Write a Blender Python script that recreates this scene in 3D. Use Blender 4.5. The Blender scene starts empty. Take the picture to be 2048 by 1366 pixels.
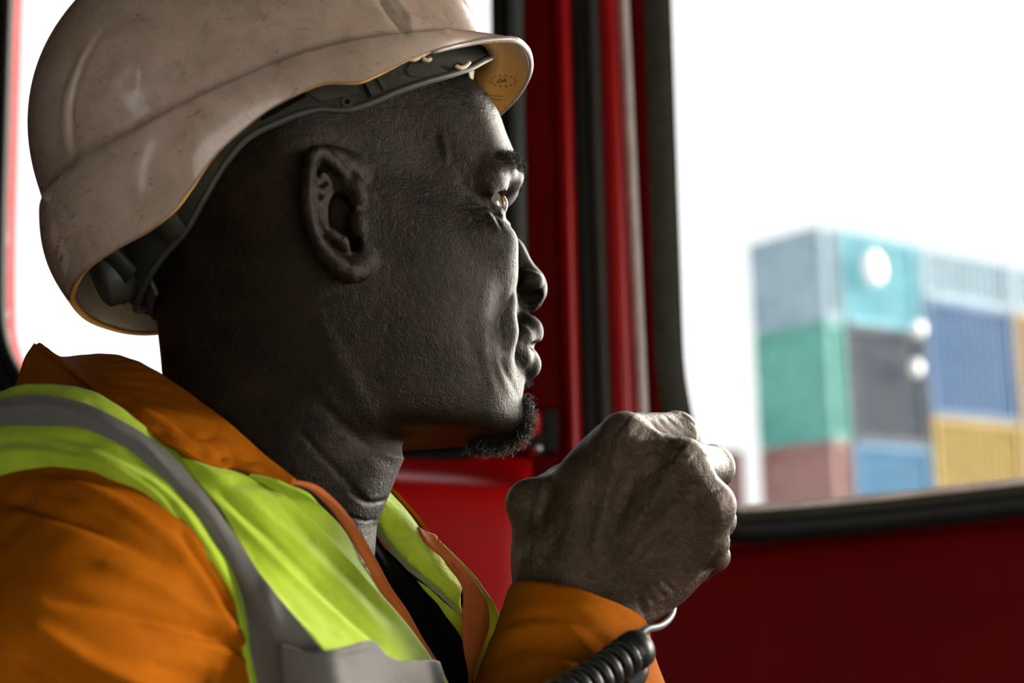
import bpy, bmesh, math, random
import numpy as np
import openvdb
from mathutils import Matrix, Vector

random.seed(7)
rng = np.random.default_rng(7)
scene = bpy.context.scene
COL = scene.collection

# ------------------------------------------------------------------ camera
IMG_W, IMG_H, FPX = 2048.0, 1366.0, 2844.4          # a 50 mm lens on a 36 mm sensor
PITCH, ROLL = math.radians(10.0), math.radians(1.2)
CAM = np.array([0.0, 0.0, 1.10])
_fw = np.array([0, math.cos(PITCH), math.sin(PITCH)])
_r0 = np.array([1.0, 0, 0]); _u0 = np.array([0, -math.sin(PITCH), math.cos(PITCH)])
_rt = math.cos(ROLL) * _r0 - math.sin(ROLL) * _u0
_up = math.cos(ROLL) * _u0 + math.sin(ROLL) * _r0
VM = np.stack([_rt, _fw, _up], 1)                    # view axes (right, depth, up) as world columns

def V2W(V):
    return CAM + (np.asarray(V, float) / 1000.0) @ VM.T

def W2V(Wp):
    return ((np.asarray(Wp, float) - CAM) @ VM) * 1000.0

def pv(x, y, d):
    return np.array([(x - 1024) * d / FPX, d, (683 - y) * d / FPX])

def on_wall(x, y, Yw):
    """the point of the vertical plane Y = Yw seen at photo position x, y"""
    dirw = VM @ np.array([(x - 1024) / FPX, 1.0, (683 - y) / FPX])
    return CAM + dirw * (Yw - CAM[1]) / dirw[1]

cam_data = bpy.data.cameras.new('camera')
cam_data.lens = 50; cam_data.sensor_width = 36; cam_data.clip_start = 0.02; cam_data.clip_end = 500
cam_data.dof.use_dof = True; cam_data.dof.focus_distance = 0.705; cam_data.dof.aperture_fstop = 5.6
cam_obj = bpy.data.objects.new('camera', cam_data); COL.objects.link(cam_obj)
_m = Matrix.Identity(4)
for i in range(3):
    _m[i][0], _m[i][1], _m[i][2], _m[i][3] = _rt[i], _up[i], -_fw[i], CAM[i]
cam_obj.matrix_world = _m
scene.camera = cam_obj

# ------------------------------------------------------------------ world and exposure
world = bpy.data.worlds.new('sky'); scene.world = world; world.use_nodes = True
_bg = world.node_tree.nodes['Background']
_bg.inputs[0].default_value = (0.98, 0.985, 1.0, 1); _bg.inputs[1].default_value = 3.3
sun = bpy.data.lights.new('hazy_sun', 'SUN'); sun.energy = 80.0; sun.angle = math.radians(58); sun.color = (1.0, 0.93, 0.84)
sun_obj = bpy.data.objects.new('hazy_sun', sun); COL.objects.link(sun_obj)
sun_obj.rotation_euler = Vector((0.715, 0.585, 0.30)).to_track_quat('Z', 'Y').to_euler()
scene.view_settings.view_transform = 'Standard'; scene.view_settings.look = 'None'
scene.view_settings.exposure = 0.0; scene.view_settings.gamma = 1.0
scene.view_settings.use_curve_mapping = False
scene.cycles.max_bounces = 6; scene.cycles.transparent_max_bounces = 12
scene.cycles.use_denoising = True

# ------------------------------------------------------------------ helpers
def shade_smooth(me):
    me.polygons.foreach_set('use_smooth', np.ones(len(me.polygons), bool))

def empty(name, loc, label=None, cat=None, group=None):
    o = bpy.data.objects.new(name, None); COL.objects.link(o)
    o.location = loc; o.empty_display_size = 0.05
    if label: o['label'] = label
    if cat: o['category'] = cat
    if group: o['group'] = group
    return o

def origin_of(o):
    v = np.zeros(3)
    while o is not None:
        v = v + np.array(o.location); o = o.parent
    return v

def mesh_obj(name, verts, faces, mat, parent=None, label=None, cat=None, kind=None, group=None, smooth=True, loc=None):
    """verts in world metres; ONE mesh object"""
    verts = np.asarray(verts, float)
    base = origin_of(parent) if parent else (np.zeros(3))
    own = np.array(loc) if loc is not None else (base if parent else verts.mean(0))
    me = bpy.data.meshes.new(name)
    me.from_pydata((verts - own).tolist(), [], [tuple(int(i) for i in f) for f in faces])
    if smooth: shade_smooth(me)
    me.update()
    o = bpy.data.objects.new(name, me); COL.objects.link(o)
    o.location = own - base
    if parent: o.parent = parent
    if mat: me.materials.append(mat)
    if label: o['label'] = label
    if cat: o['category'] = cat
    if kind: o['kind'] = kind
    if group: o['group'] = group
    return o

def fast_mesh(name, verts, quads, mat, parent, smooth=True, **kw):
    verts = np.asarray(verts, np.float64); base = origin_of(parent) if parent else np.zeros(3)
    me = bpy.data.meshes.new(name)
    q = np.asarray(quads, np.int32)
    me.vertices.add(len(verts)); me.vertices.foreach_set('co', (verts - base).astype(np.float32).ravel())
    n = len(q); k = q.shape[1]
    me.loops.add(n * k); me.loops.foreach_set('vertex_index', q.ravel())
    me.polygons.add(n); me.polygons.foreach_set('loop_start', np.arange(0, n * k, k, dtype=np.int32))
    me.update(calc_edges=True); me.validate()
    if smooth: shade_smooth(me)
    o = bpy.data.objects.new(name, me); COL.objects.link(o)
    if parent: o.parent = parent
    if mat: me.materials.append(mat)
    for a, b in kw.items(): o[a] = b
    return o

def grid_faces(nu, nv, closed_u=False, closed_v=False):
    f = []
    for j in range(nv - (0 if closed_v else 1)):
        for i in range(nu - (0 if closed_u else 1)):
            a = j * nu + i; b = j * nu + (i + 1) % nu
            c = ((j + 1) % nv) * nu + (i + 1) % nu; d = ((j + 1) % nv) * nu + i
            f.append((a, b, c, d))
    return f

def catmull(P, n, closed=False):
    """resample a polyline through P at n points, chord-length spaced"""
    P = np.asarray(P, float)
    if closed: P = np.concatenate([P[-1:], P, P[:2]])
    else: P = np.concatenate([2 * P[:1] - P[1:2], P, 2 * P[-1:] - P[-2:-1]])
    t = np.concatenate([[0], np.cumsum(np.sqrt(np.linalg.norm(np.diff(P, axis=0), axis=1) + 1e-9))])
    lo, hi = t[1], t[-2]
    fine = np.linspace(lo, hi, 24 * len(P))
    out = []
    for x in fine:
        i = int(np.clip(np.searchsorted(t, x, 'right') - 1, 1, len(P) - 3))
        p0, p1, p2, p3 = P[i - 1:i + 3]; t0, t1, t2, t3 = t[i - 1:i + 3]
        A1 = (t1 - x) / (t1 - t0) * p0 + (x - t0) / (t1 - t0) * p1
        A2 = (t2 - x) / (t2 - t1) * p1 + (x - t1) / (t2 - t1) * p2
        A3 = (t3 - x) / (t3 - t2) * p2 + (x - t2) / (t3 - t2) * p3
        B1 = (t2 - x) / (t2 - t0) * A1 + (x - t0) / (t2 - t0) * A2
        B2 = (t3 - x) / (t3 - t1) * A2 + (x - t1) / (t3 - t1) * A3
        out.append((t2 - x) / (t2 - t1) * B1 + (x - t1) / (t2 - t1) * B2)
    out = np.array(out)
    s = np.concatenate([[0], np.cumsum(np.linalg.norm(np.diff(out, axis=0), axis=1))])
    if closed:
        q = np.linspace(0, s[-1], n + 1)[:-1]
    else:
        q = np.linspace(0, s[-1], n)
    return np.stack([np.interp(q, s, out[:, k]) for k in range(out.shape[1])], 1)

def tube(P, rad, sides=12, cap=True, flat=None, up=None):
    """verts, faces of a tube along P (world units); rad scalar or per point; flat squashes along the second axis"""
    P = np.asarray(P, float); n = len(P)
    rad = np.broadcast_to(np.asarray(rad, float), (n,))
    T = np.gradient(P, axis=0); T /= np.linalg.norm(T, axis=1)[:, None] + 1e-12
    ref = np.array(up if up is not None else [0.31, 0.2, 0.93], float)
    N = []
    nvec = ref - T[0] * (ref @ T[0]); nvec /= np.linalg.norm(nvec)
    for i in range(n):
        nvec = nvec - T[i] * (nvec @ T[i]); nvec /= np.linalg.norm(nvec) + 1e-12
        N.append(nvec.copy())
    N = np.array(N); B = np.cross(T, N)
    a = np.linspace(0, 2 * np.pi, sides, endpoint=False)
    fl = 1.0 if flat is None else flat
    V = (P[:, None, :] + rad[:, None, None] * (np.cos(a)[None, :, None] * N[:, None, :] + fl * np.sin(a)[None, :, None] * B[:, None, :])).reshape(-1, 3)
    F = grid_faces(sides, n, closed_u=True)
    if cap:
        F = F + [tuple(range(sides))[::-1], tuple((n - 1) * sides + k for k in range(sides))]
    return V, F

def merge(parts):
    V, F, o = [], [], 0
    for v, f in parts:
        V.append(np.asarray(v)); F += [tuple(i + o for i in q) for q in f]; o += len(v)
    return np.concatenate(V), F

def box_vf(c, size, rot=None):
    s = np.array(size) / 2
    v = np.array([[x, y, z] for x in (-1, 1) for y in (-1, 1) for z in (-1, 1)], float) * s
    if rot is not None: v = v @ np.asarray(rot).T
    v = v + np.array(c)
    f = [(0, 1, 3, 2), (4, 6, 7, 5), (0, 4, 5, 1), (2, 3, 7, 6), (0, 2, 6, 4), (1, 5, 7, 3)]
    return v, f

def bevel(o, w, seg=2, angle=40):
    m = o.modifiers.new('bevel', 'BEVEL'); m.width = w; m.segments = seg
    m.limit_method = 'ANGLE'; m.angle_limit = math.radians(angle)

# ------------------------------------------------------------------ materials
class NT:
    def __init__(s, name):
        s.m = bpy.data.materials.new(name); s.m.use_nodes = True
        s.t = s.m.node_tree; s.n = s.t.nodes; s.b = s.n['Principled BSDF']; s.out = s.n['Material Output']
    def add(s, typ, **kw):
        n = s.n.new(typ)
        for k, v in kw.items():
            if k.startswith('i_'):
                key = k[2:]; key = int(key) if key.isdigit() else key.replace('_', ' ')
                n.inputs[key].default_value = v
            else: setattr(n, k, v)
        return n
    def link(s, a, b): s.t.links.new(a, b)
    def coord(s): return s.add('ShaderNodeTexCoord').outputs['Object']
    def noise(s, scale, detail=4, rough=0.6, vec=None, dist=0.0):
        n = s.add('ShaderNodeTexNoise'); n.inputs['Scale'].default_value = scale
        n.inputs['Detail'].default_value = detail; n.inputs['Roughness'].default_value = rough; n.inputs['Distortion'].default_value = dist
        s.link(vec if vec is not None else s.coord(), n.inputs['Vector']); return n.outputs['Fac']
    def voronoi(s, scale, vec=None, feature='F1'):
        n = s.add('ShaderNodeTexVoronoi'); n.feature = feature; n.inputs['Scale'].default_value = scale
        s.link(vec if vec is not None else s.coord(), n.inputs['Vector']); return n.outputs['Distance']
    def ramp(s, fac, stops):
        n = s.add('ShaderNodeValToRGB'); e = n.color_ramp.elements
        while len(e) < len(stops): e.new(0.5)
        for el, (p, c) in zip(e, stops):
            el.position = p; el.color = (c, c, c, 1) if isinstance(c, (int, float)) else (*c, 1)
        s.link(fac, n.inputs[0]); return n.outputs[0]
    def mix(s, fac, a, b):
        n = s.add('ShaderNodeMix'); n.data_type = 'RGBA'
        for sock, v in ((n.inputs[0], fac), (n.inputs[6], a), (n.inputs[7], b)):
            if hasattr(v, 'links') or hasattr(v, 'is_linked'): s.link(v, sock)
            elif isinstance(v, (int, float)): sock.default_value = v
            else: sock.default_value = (*v, 1)
        return n.outputs[2]
    def math(s, op, a, b=0.0):
        n = s.add('ShaderNodeMath'); n.operation = op
        for i, v in enumerate((a, b)):
            if hasattr(v, 'is_linked'): s.link(v, n.inputs[i])
            else: n.inputs[i].default_value = v
        return n.outputs[0]
    def bump(s, h, strength=0.3, dist=0.001, prev=None):
        n = s.add('ShaderNodeBump'); n.inputs['Strength'].default_value = strength; n.inputs['Distance'].default_value = dist
        s.link(h, n.inputs['Height'])
        if prev is not None: s.link(prev, n.inputs['Normal'])
        return n.outputs[0]
    def set(s, **kw):
        for k, v in kw.items():
            key = k.replace('_', ' ')
            sock = s.b.inputs[key]
            if hasattr(v, 'is_linked'): s.link(v, sock)
            elif isinstance(v, (tuple, list)): sock.default_value = (*v, 1) if len(v) == 3 else v
            else: sock.default_value = v
        return s

def plain(name, col, rough=0.5, var=0.12, scale=60, bump=0.0, bscale=400, metallic=0.0, spec=0.5):
    m = NT(name)
    f = m.noise(scale, 5)
    lo = tuple(c * (1 - var) for c in col); hi = tuple(min(1, c * (1 + var)) for c in col)
    m.set(Base_Color=m.mix(m.ramp(f, [(0.3, 0.0), (0.7, 1.0)]), lo, hi), Roughness=rough, Metallic=metallic, Specular_IOR_Level=spec)
    if bump: m.set(Normal=m.bump(m.noise(bscale, 3), bump, 0.0006))
    return m.m

def make_skin(name, lo, hi, spec, crease=1.0):
    m = NT(name); co = m.coord()
    blot = m.noise(45, 5, 0.6, co)
    base = m.mix(m.ramp(blot, [(0.35, 0.0), (0.65, 1.0)]), lo, hi)
    pores = m.voronoi(640, co); fine = m.noise(1300, 4, 0.7, co)
    wr = m.noise(220, 6, 0.65, co, 0.6)
    n1 = m.bump(m.ramp(pores, [(0.0, 0.0), (0.45, 1.0)]), 0.45, 0.0005)
    n2 = m.bump(fine, 0.5, 0.00045, n1)
    n3 = m.bump(wr, min(1.0, 0.62 * crease), 0.0014 * crease, n2)
    m.set(Base_Color=base, Roughness=m.ramp(fine, [(0.3, 0.38), (0.7, 0.55)]), Specular_IOR_Level=spec, Normal=n3, Specular_Tint=(1.0, 0.86, 0.70, 1.0))
    return m.m

def make_helmet():
    m = NT('dirty_white_plastic'); co = m.coord()
    big = m.ramp(m.noise(14, 6, 0.62, co), [(0.35, 0.0), (0.68, 1.0)])
    base = m.mix(big, (0.43, 0.32, 0.262), (0.335, 0.262, 0.196))
    pink = m.ramp(m.noise(22, 4, 0.6, co, 1.0), [(0.5, 0.0), (0.72, 1.0)])
    base = m.mix(m.math('MULTIPLY', pink, 0.5), base, (0.42, 0.25, 0.195))
    smud = m.ramp(m.noise(60, 8, 0.72, co, 0.5), [(0.42, 0.0), (0.68, 1.0)])
    base = m.mix(m.math('MULTIPLY', smud, 0.55), base, (0.17, 0.125, 0.085))
    # scuffs: thin broken lines from stretched noise in three directions
    acc = None
    for ang, sc in ((0.5, (520, 40, 90)), (1.35, (460, 48, 80)), (2.1, (560, 36, 100)), (2.9, (500, 44, 85))):
        mp = m.add('ShaderNodeMapping'); mp.inputs['Rotation'].default_value = (ang, ang * 1.7, ang * .6)
        mp.vector_type = 'TEXTURE'; mp.inputs['Scale'].default_value = tuple(1.0 / q for q in sc); m.link(co, mp.inputs['Vector'])
        s = m.ramp(m.noise(1.0, 3, 0.6, mp.outputs[0], 0.4), [(0.635, 0.0), (0.70, 1.0)])
        gate = m.ramp(m.noise(35 + 13 * ang, 3, 0.6, co), [(0.46, 0.0), (0.60, 1.0)])
        s = m.math('MULTIPLY', s, gate)
        acc = s if acc is None else m.math('MAXIMUM', acc, s)
    base = m.mix(m.math('MULTIPLY', acc, 0.75), base, (0.085, 0.058, 0.042))
    spk = m.ramp(m.voronoi(170, co), [(0.07, 1.0), (0.13, 0.0)])
    gate = m.ramp(m.noise(40, 4, 0.6, co), [(0.48, 0.0), (0.56, 1.0)])
    base = m.mix(m.math('MULTIPLY', m.math('MULTIPLY', spk, gate), 0.8), base, (0.10, 0.07, 0.05))
    nb = m.bump(m.noise(90, 5, 0.6, co), 0.10, 0.001); nb = m.bump(acc, 0.12, 0.0004, nb)
    m.set(Base_Color=base, Roughness=m.ramp(smud, [(0.0, 0.27), (1.0, 0.5)]), Specular_IOR_Level=0.5, Normal=nb)
    m.b.inputs['Coat Weight'].default_value = 0.4; m.b.inputs['Coat Roughness'].default_value = 0.10
    return m.m

def make_helmet_inner():
    m = NT('yellowed_lit_plastic'); co = m.coord()
    f = m.ramp(m.noise(40, 6, 0.6, co), [(0.35, 0.0), (0.7, 1.0)])
    base = m.mix(f, (0.80, 0.40, 0.07), (0.86, 0.48, 0.11))  # yellowed plastic plus the orange light under peak and rim, as colour
    s = m.ramp(m.noise(140, 6, 0.7, co), [(0.58, 0.0), (0.72, 1.0)])
    base = m.mix(m.math('MULTIPLY', s, 0.35), base, (0.22, 0.12, 0.04))
    m.set(Base_Color=base, Roughness=0.5)
    return m.m

def make_cloth(name, lo, hi, weave=1500, wr=130, stain=None, rough=0.85, sheen=0.15, wstr=0.25, spec=0.2):
    m = NT(name); co = m.coord()
    f = m.ramp(m.noise(28, 5, 0.6, co), [(0.3, 0.0), (0.7, 1.0)])
    base = m.mix(f, lo, hi)
    if stain:
        s = m.ramp(m.noise(75, 6, 0.68, co), [(0.55, 0.0), (0.70, 1.0)])
        base = m.mix(m.math('MULTIPLY', s, 0.5), base, stain)
    w = m.noise(weave, 2, 0.5, co)
    b1 = m.bump(w, 0.3, 0.0003); b2 = m.bump(m.noise(wr, 4, 0.55, co, 0.4), wstr, 0.003, b1)
    m.set(Base_Color=base, Roughness=rough, Normal=b2, Specular_IOR_Level=spec)
    m.b.inputs['Sheen Weight'].default_value = sheen; m.b.inputs['Sheen Roughness'].default_value = 0.4
    return m.m

def make_glass():
    m = NT('dusty_glass'); co = m.coord()
    tr = m.add('ShaderNodeBsdfTransparent'); tr.inputs[0].default_value = (0.60, 0.605, 0.60, 1)
    gl = m.add('ShaderNodeBsdfGlossy'); gl.inputs['Roughness'].default_value = 0.02
    di = m.add('ShaderNodeBsdfTranslucent'); di.inputs[0].default_value = (0.9, 0.92, 0.95, 1)
    fr = m.add('ShaderNodeFresnel'); fr.inputs[0].default_value = 1.45
    m1 = m.add('ShaderNodeMixShader'); m.link(fr.outputs[0], m1.inputs[0]); m.link(tr.outputs[0], m1.inputs[1]); m.link(gl.outputs[0], m1.inputs[2])
    dust = m.ramp(m.noise(18, 8, 0.65, co), [(0.40, 0.0), (0.72, 0.003)])
    spot = m.ramp(m.noise(30, 3, 0.5, co), [(0.72, 0.0), (0.80, 0.02)])
    m2 = m.add('ShaderNodeMixShader'); m.link(m.math('MAXIMUM', dust, spot), m2.inputs[0]); m.link(m1.outputs[0], m2.inputs[1]); m.link(di.outputs[0], m2.inputs[2])
    m.link(m2.outputs[0], m.out.inputs['Surface'])
    return m.m

MAT = {}
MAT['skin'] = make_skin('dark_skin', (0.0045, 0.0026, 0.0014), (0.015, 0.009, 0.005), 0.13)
MAT['hand_skin'] = make_skin('lit_hand_skin', (0.030, 0.0195, 0.012), (0.072, 0.047, 0.031), 0.5, 1.35)  # hand skin made lighter to paint in the stronger light it gets
MAT['helmet'] = make_helmet(); MAT['helmet_in'] = make_helmet_inner()
MAT['harness'] = plain('dark_grey_plastic', (0.030, 0.030, 0.023), 0.55, 0.25, 90, 0.15, 900)
MAT['harness_dark'] = plain('black_foam', (0.02, 0.02, 0.017), 0.9, 0.3, 300, 0.5, 900)
MAT['strap'] = plain('worn_orange_webbing', (0.36, 0.12, 0.03), 0.8, 0.3, 120, 0.3, 900)
MAT['orange'] = make_cloth('orange_workwear', (0.26, 0.066, 0.0004), (0.33, 0.090, 0.0008), wr=60, wstr=0.3, sheen=0.0, spec=0.05)
MAT['orange_rib'] = make_cloth('rust_orange_tape', (0.46, 0.11, 0.02), (0.56, 0.15, 0.035), weave=900)
MAT['lime'] = make_cloth('lime_hi_vis', (0.28, 0.40, 0.012), (0.36, 0.50, 0.03), stain=(0.17, 0.22, 0.012), wr=70)
MAT['lime_fleece'] = make_cloth('lime_lining', (0.45, 0.60, 0.03), (0.52, 0.68, 0.05), weave=700, wr=160, wstr=0.5, sheen=0.5)
MAT['reflect'] = make_cloth('grey_reflective_tape', (0.105, 0.099, 0.093), (0.145, 0.137, 0.128), rough=0.6, wr=50, sheen=0.1)
MAT['black_cloth'] = make_cloth('black_cotton', (0.003, 0.003, 0.003), (0.0045, 0.004, 0.004), sheen=0.0, spec=0.02)
MAT['rubber'] = plain('black_rubber', (0.010, 0.011, 0.009), 0.55, 0.2, 80, 0.1, spec=0.2)
MAT['grey_rubber'] = plain('grey_green_rubber', (0.085, 0.098, 0.09), 0.55, 0.15, 60)
MAT['olive_rubber'] = plain('olive_black_rubber', (0.045, 0.045, 0.030), 0.6, 0.2, 60, spec=0.2)
MAT['white_seal'] = plain('dirty_white_seal', (0.80, 0.70, 0.66), 0.6, 0.2, 40)
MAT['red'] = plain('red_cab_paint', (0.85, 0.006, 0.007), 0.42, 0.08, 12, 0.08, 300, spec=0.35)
MAT['shaded_red'] = plain('shaded_red_paint', (0.115, 0.0010, 0.0012), 0.6, 0.15, 12, spec=0.04)  # the cab red again, with the shade on wall and door painted in
MAT['red_gloss'] = plain('glossy_red_enamel', (0.50, 0.006, 0.007), 0.3, 0.1, 12, spec=0.8)
MAT['metal'] = plain('worn_steel', (0.55, 0.52, 0.50), 0.3, 0.2, 200, metallic=1.0)
MAT['cord'] = plain('black_cord_plastic', (0.012, 0.014, 0.0135), 0.42, 0.2, 80)
MAT['cable'] = plain('grey_cable', (0.06, 0.07, 0.07), 0.5, 0.15, 80)
MAT['glass'] = make_glass()
_c = NT('cornea'); _tr = _c.add('ShaderNodeBsdfTransparent'); _gl = _c.add('ShaderNodeBsdfGlossy'); _gl.inputs['Roughness'].default_value = 0.04; _fr = _c.add('ShaderNodeFresnel'); _fr.inputs[0].default_value = 1.38
_mx = _c.add('ShaderNodeMixShader'); _c.link(_fr.outputs[0], _mx.inputs[0]); _c.link(_tr.outputs[0], _mx.inputs[1]); _c.link(_gl.outputs[0], _mx.inputs[2]); _c.link(_mx.outputs[0], _c.out.inputs['Surface']); MAT['cornea'] = _c.m
MAT['floor'] = plain('grey_rubber_floor', (0.05, 0.05, 0.05), 0.8, 0.2, 30, 0.3)
MAT['ceiling'] = plain('charcoal_headliner', (0.03, 0.03, 0.028), 0.9, 0.15, 30)
MAT['lining'] = plain('black_cab_lining', (0.02, 0.02, 0.02), 0.8, 0.15, 30)
MAT['hair'] = plain('black_hair', (0.010, 0.008, 0.007), 0.5, 0.3, 500, spec=0.12)
MAT['grey_hair'] = plain('grey_hair', (0.30, 0.27, 0.24), 0.4, 0.2, 500)
MAT['sclera'] = plain('eye_white', (0.17, 0.135, 0.10), 0.12, 0.15, 200)
MAT['iris'] = plain('brown_iris', (0.17, 0.075, 0.022), 0.15, 0.4, 900)
MAT['pupil'] = plain('black_pupil', (0.004, 0.004, 0.004), 0.1, 0.0, 100)
MAT['seat'] = plain('black_vinyl', (0.02, 0.02, 0.02), 0.6, 0.2, 60, 0.2)
MAT['ground'] = plain('concrete_yard', (0.32, 0.31, 0.29), 0.9, 0.2, 0.4)
MAT['print_red'] = plain('red_print', (0.32, 0.006, 0.008), 0.5, 0.2, 500)
MAT['print_dark'] = plain('dark_print', (0.02, 0.022, 0.018), 0.5, 0.2, 500)
MAT['emboss'] = plain('embossed_mark', (0.22, 0.10, 0.02), 0.55, 0.2, 500)
MAT['sticker'] = plain('grubby_sticker', (0.46, 0.36, 0.30), 0.4, 0.15, 120)
MAT['nail'] = plain('fingernail', (0.20, 0.12, 0.08), 0.3, 0.2, 300)

# ------------------------------------------------------------------ signed-distance sculpting
class Sculpt:
    """a list of smooth unions and cuts of simple solids, meshed as one surface (mm)"""
    def __init__(s, base=None): s.ops = []; s.base = base
    def add(s, kind, fn, lo, hi, k, mirror=False): s.ops.append((kind, fn, np.asarray(lo, float), np.asarray(hi, float), k, mirror))
    def cap(s, a, b, ra, rb=None, k=4, kind='u', mirror=False):
        a = np.asarray(a, float); b = np.asarray(b, float); rb = ra if rb is None else rb
        d = b - a; L = max(d @ d, 1e-9)
        def fn(P):
            t = np.clip((P - a) @ d / L, 0, 1)
            return np.linalg.norm(P - a - t[:, None] * d, axis=1) - (ra + (rb - ra) * t)
        r = max(ra, rb); s.add(kind, fn, np.minimum(a, b) - r, np.maximum(a, b) + r, k, mirror)
    def chain(s, pts, rads, k=3, kind='u', mirror=False):
        for i in range(len(pts) - 1): s.cap(pts[i], pts[i + 1], rads[i], rads[i + 1], k, kind, mirror)
    def ell(s, c, r, k=4, kind='u', mirror=False, rot=None):
        c = np.asarray(c, float); r = np.asarray(r, float); R = None if rot is None else np.asarray(rot, float)
        def fn(P):
            q = P - c
            if R is not None: q = q @ R.T
            k0 = np.linalg.norm(q / r, axis=1); k1 = np.linalg.norm(q / (r * r), axis=1) + 1e-9
            return k0 * (k0 - 1) / k1
        m = r.max(); s.add(kind, fn, c - m, c + m, k, mirror)
    def field(s, fn, lo, hi, k=4, kind='u', mirror=False): s.add(kind, fn, lo, hi, k, mirror)
    def eval(s, P, band):
        P = P.astype(np.float64)
        M = P.copy(); M[:, 1] = np.abs(M[:, 1])
        d = s.base(P) if s.base is not None else np.full(len(P), 1e3)
        for kind, fn, lo, hi, k, mirror in s.ops:
            Q = M if mirror else P
            m = k + band
            idx = np.nonzero(((Q > lo - m) & (Q < hi + m)).all(1))[0]
            if not len(idx): continue
            e = fn(Q[idx]); a = d[idx]
            if kind == 'u':
                h = np.maximum(k - np.abs(a - e), 0) / k; d[idx] = np.minimum(a, e) - h * h * k * 0.25
            elif kind == 's':
                e = -e; h = np.maximum(k - np.abs(a - e), 0) / k; d[idx] = np.maximum(a, e) + h * h * k * 0.25
            else:
                h = np.maximum(k - np.abs(a - e), 0) / k; d[idx] = np.maximum(a, e) + h * h * k * 0.25
        return d
    def mesh(s, lo, hi, h, up=4):
        lo = np.asarray(lo, float); hi = np.asarray(hi, float); H = h * up
        n = np.ceil((hi - lo) / H).astype(int) + 1
        ax = [lo[i] + H * np.arange(n[i]) for i in range(3)]
        G = np.stack(np.meshgrid(*ax, indexing='ij'), -1).reshape(-1, 3)
        c = s.eval(G, H * 2.5).reshape(n).astype(np.float32)
        # fine samples only in coarse cells near the surface
        cell = np.stack([c[i:n[0] - 1 + i, j:n[1] - 1 + j, l:n[2] - 1 + l] for i in (0, 1) for j in (0, 1) for l in (0, 1)])
        near = (np.abs(cell).min(0) < H * 1.9)
        fn_ = (n - 1) * up
        sign = np.where(cell.mean(0) < 0, -1.0, 1.0).astype(np.float32) * H * 2
        F = np.repeat(np.repeat(np.repeat(sign, up, 0), up, 1), up, 2)
        ii = np.argwhere(near)
        off = np.stack(np.meshgrid(*[np.arange(up)] * 3, indexing='ij'), -1).reshape(-1, 3)
        for blk in np.array_split(ii, max(1, len(ii) // 6000)):
            idx = (blk[:, None, :] * up + off[None]).reshape(-1, 3)
            v = s.eval(lo + idx * h, H * 1.5)
            F[idx[:, 0], idx[:, 1], idx[:, 2]] = v
        g = openvdb.FloatGrid(background=float(H * 2))
        g.copyFromArray(F / h, tolerance=0.0)
        pts, quads = g.convertToQuads(isovalue=0.0)
        return lo + np.asarray(pts) * h, np.asarray(quads)[:, ::-1]

def vnormals(V, Q):
    n = np.zeros_like(V)
    d = np.cross(V[Q[:, 2]] - V[Q[:, 0]], V[Q[:, 3]] - V[Q[:, 1]])
    for k in range(4): np.add.at(n, Q[:, k], d)
    return n / (np.linalg.norm(n, axis=1)[:, None] + 1e-12)

def to_px(V):
    return np.stack([1024 + FPX * V[:, 0] / V[:, 1], 683 - FPX * V[:, 2] / V[:, 1]], 1)

def seg_dist(X, P, taper=False):
    """distance of 2-D points X to polyline P, and position along it (0..1)"""
    P = np.asarray(P, float); best = np.full(len(X), 1e9); at = np.zeros(len(X))
    L = np.concatenate([[0], np.cumsum(np.linalg.norm(np.diff(P, axis=0), axis=1))]); L /= L[-1]
    for i in range(len(P) - 1):
        d = P[i + 1] - P[i]; t = np.clip((X - P[i]) @ d / (d @ d + 1e-9), 0, 1)
        e = np.linalg.norm(X - P[i] - t[:, None] * d, axis=1)
        m = e < best; best[m] = e[m]; at[m] = (L[i] + (L[i + 1] - L[i]) * t)[m]
    return best, at

def strokes(V, N, S, facing=True):
    """sculpting strokes: S = [(polyline in photo position, half width, height mm)]; near side only"""
    X = to_px(V); view = V / np.linalg.norm(V, axis=1)[:, None]
    face = np.clip(-(N * view).sum(1) * 3 + 0.6, 0, 1) if facing else np.ones(len(V))
    out = np.zeros(len(V))
    for P, w, hgt in S:
        P = np.asarray(P, float); lo = P.min(0) - 3 * w; hi = P.max(0) + 3 * w
        idx = np.nonzero(((X > lo) & (X < hi)).all(1) & (face > 0))[0]
        if not len(idx): continue
        Pf = catmull(P, 24) if len(P) > 2 else P
        e, at = seg_dist(X[idx], Pf)
        end = np.clip(np.minimum(at, 1 - at) / 0.18, 0, 1) ** 0.6 if len(P) > 1 else 1.0
        out[idx] += hgt * np.exp(-(e / w) ** 2) * face[idx] * (0.25 + 0.75 * end)
    return V + N * out[:, None]

# ------------------------------------------------------------------ head frame
def frame(psi, rho, al):
    psi, rho, al = map(math.radians, (psi, rho, al))
    F0 = np.array([math.cos(psi), math.sin(psi), 0]); R0 = np.array([math.sin(psi), -math.cos(psi), 0]); Z = np.array([0, 0, 1.0])
    R = math.cos(rho) * R0 + math.sin(rho) * Z; U = -math.sin(rho) * R0 + math.cos(rho) * Z
    return np.stack([math.cos(al) * F0 + math.sin(al) * U, R, -math.sin(al) * F0 + math.cos(al) * U])
HF = frame(23, 12, 6)                       # forward, right, up of the head, in view axes
HM = pv(725, 470, 655) - 72 * HF[1]         # between the ears
def head2V(P): return HM + np.asarray(P, float) @ HF
def V2head(V): return (np.asarray(V, float) - HM) @ HF.T

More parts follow.
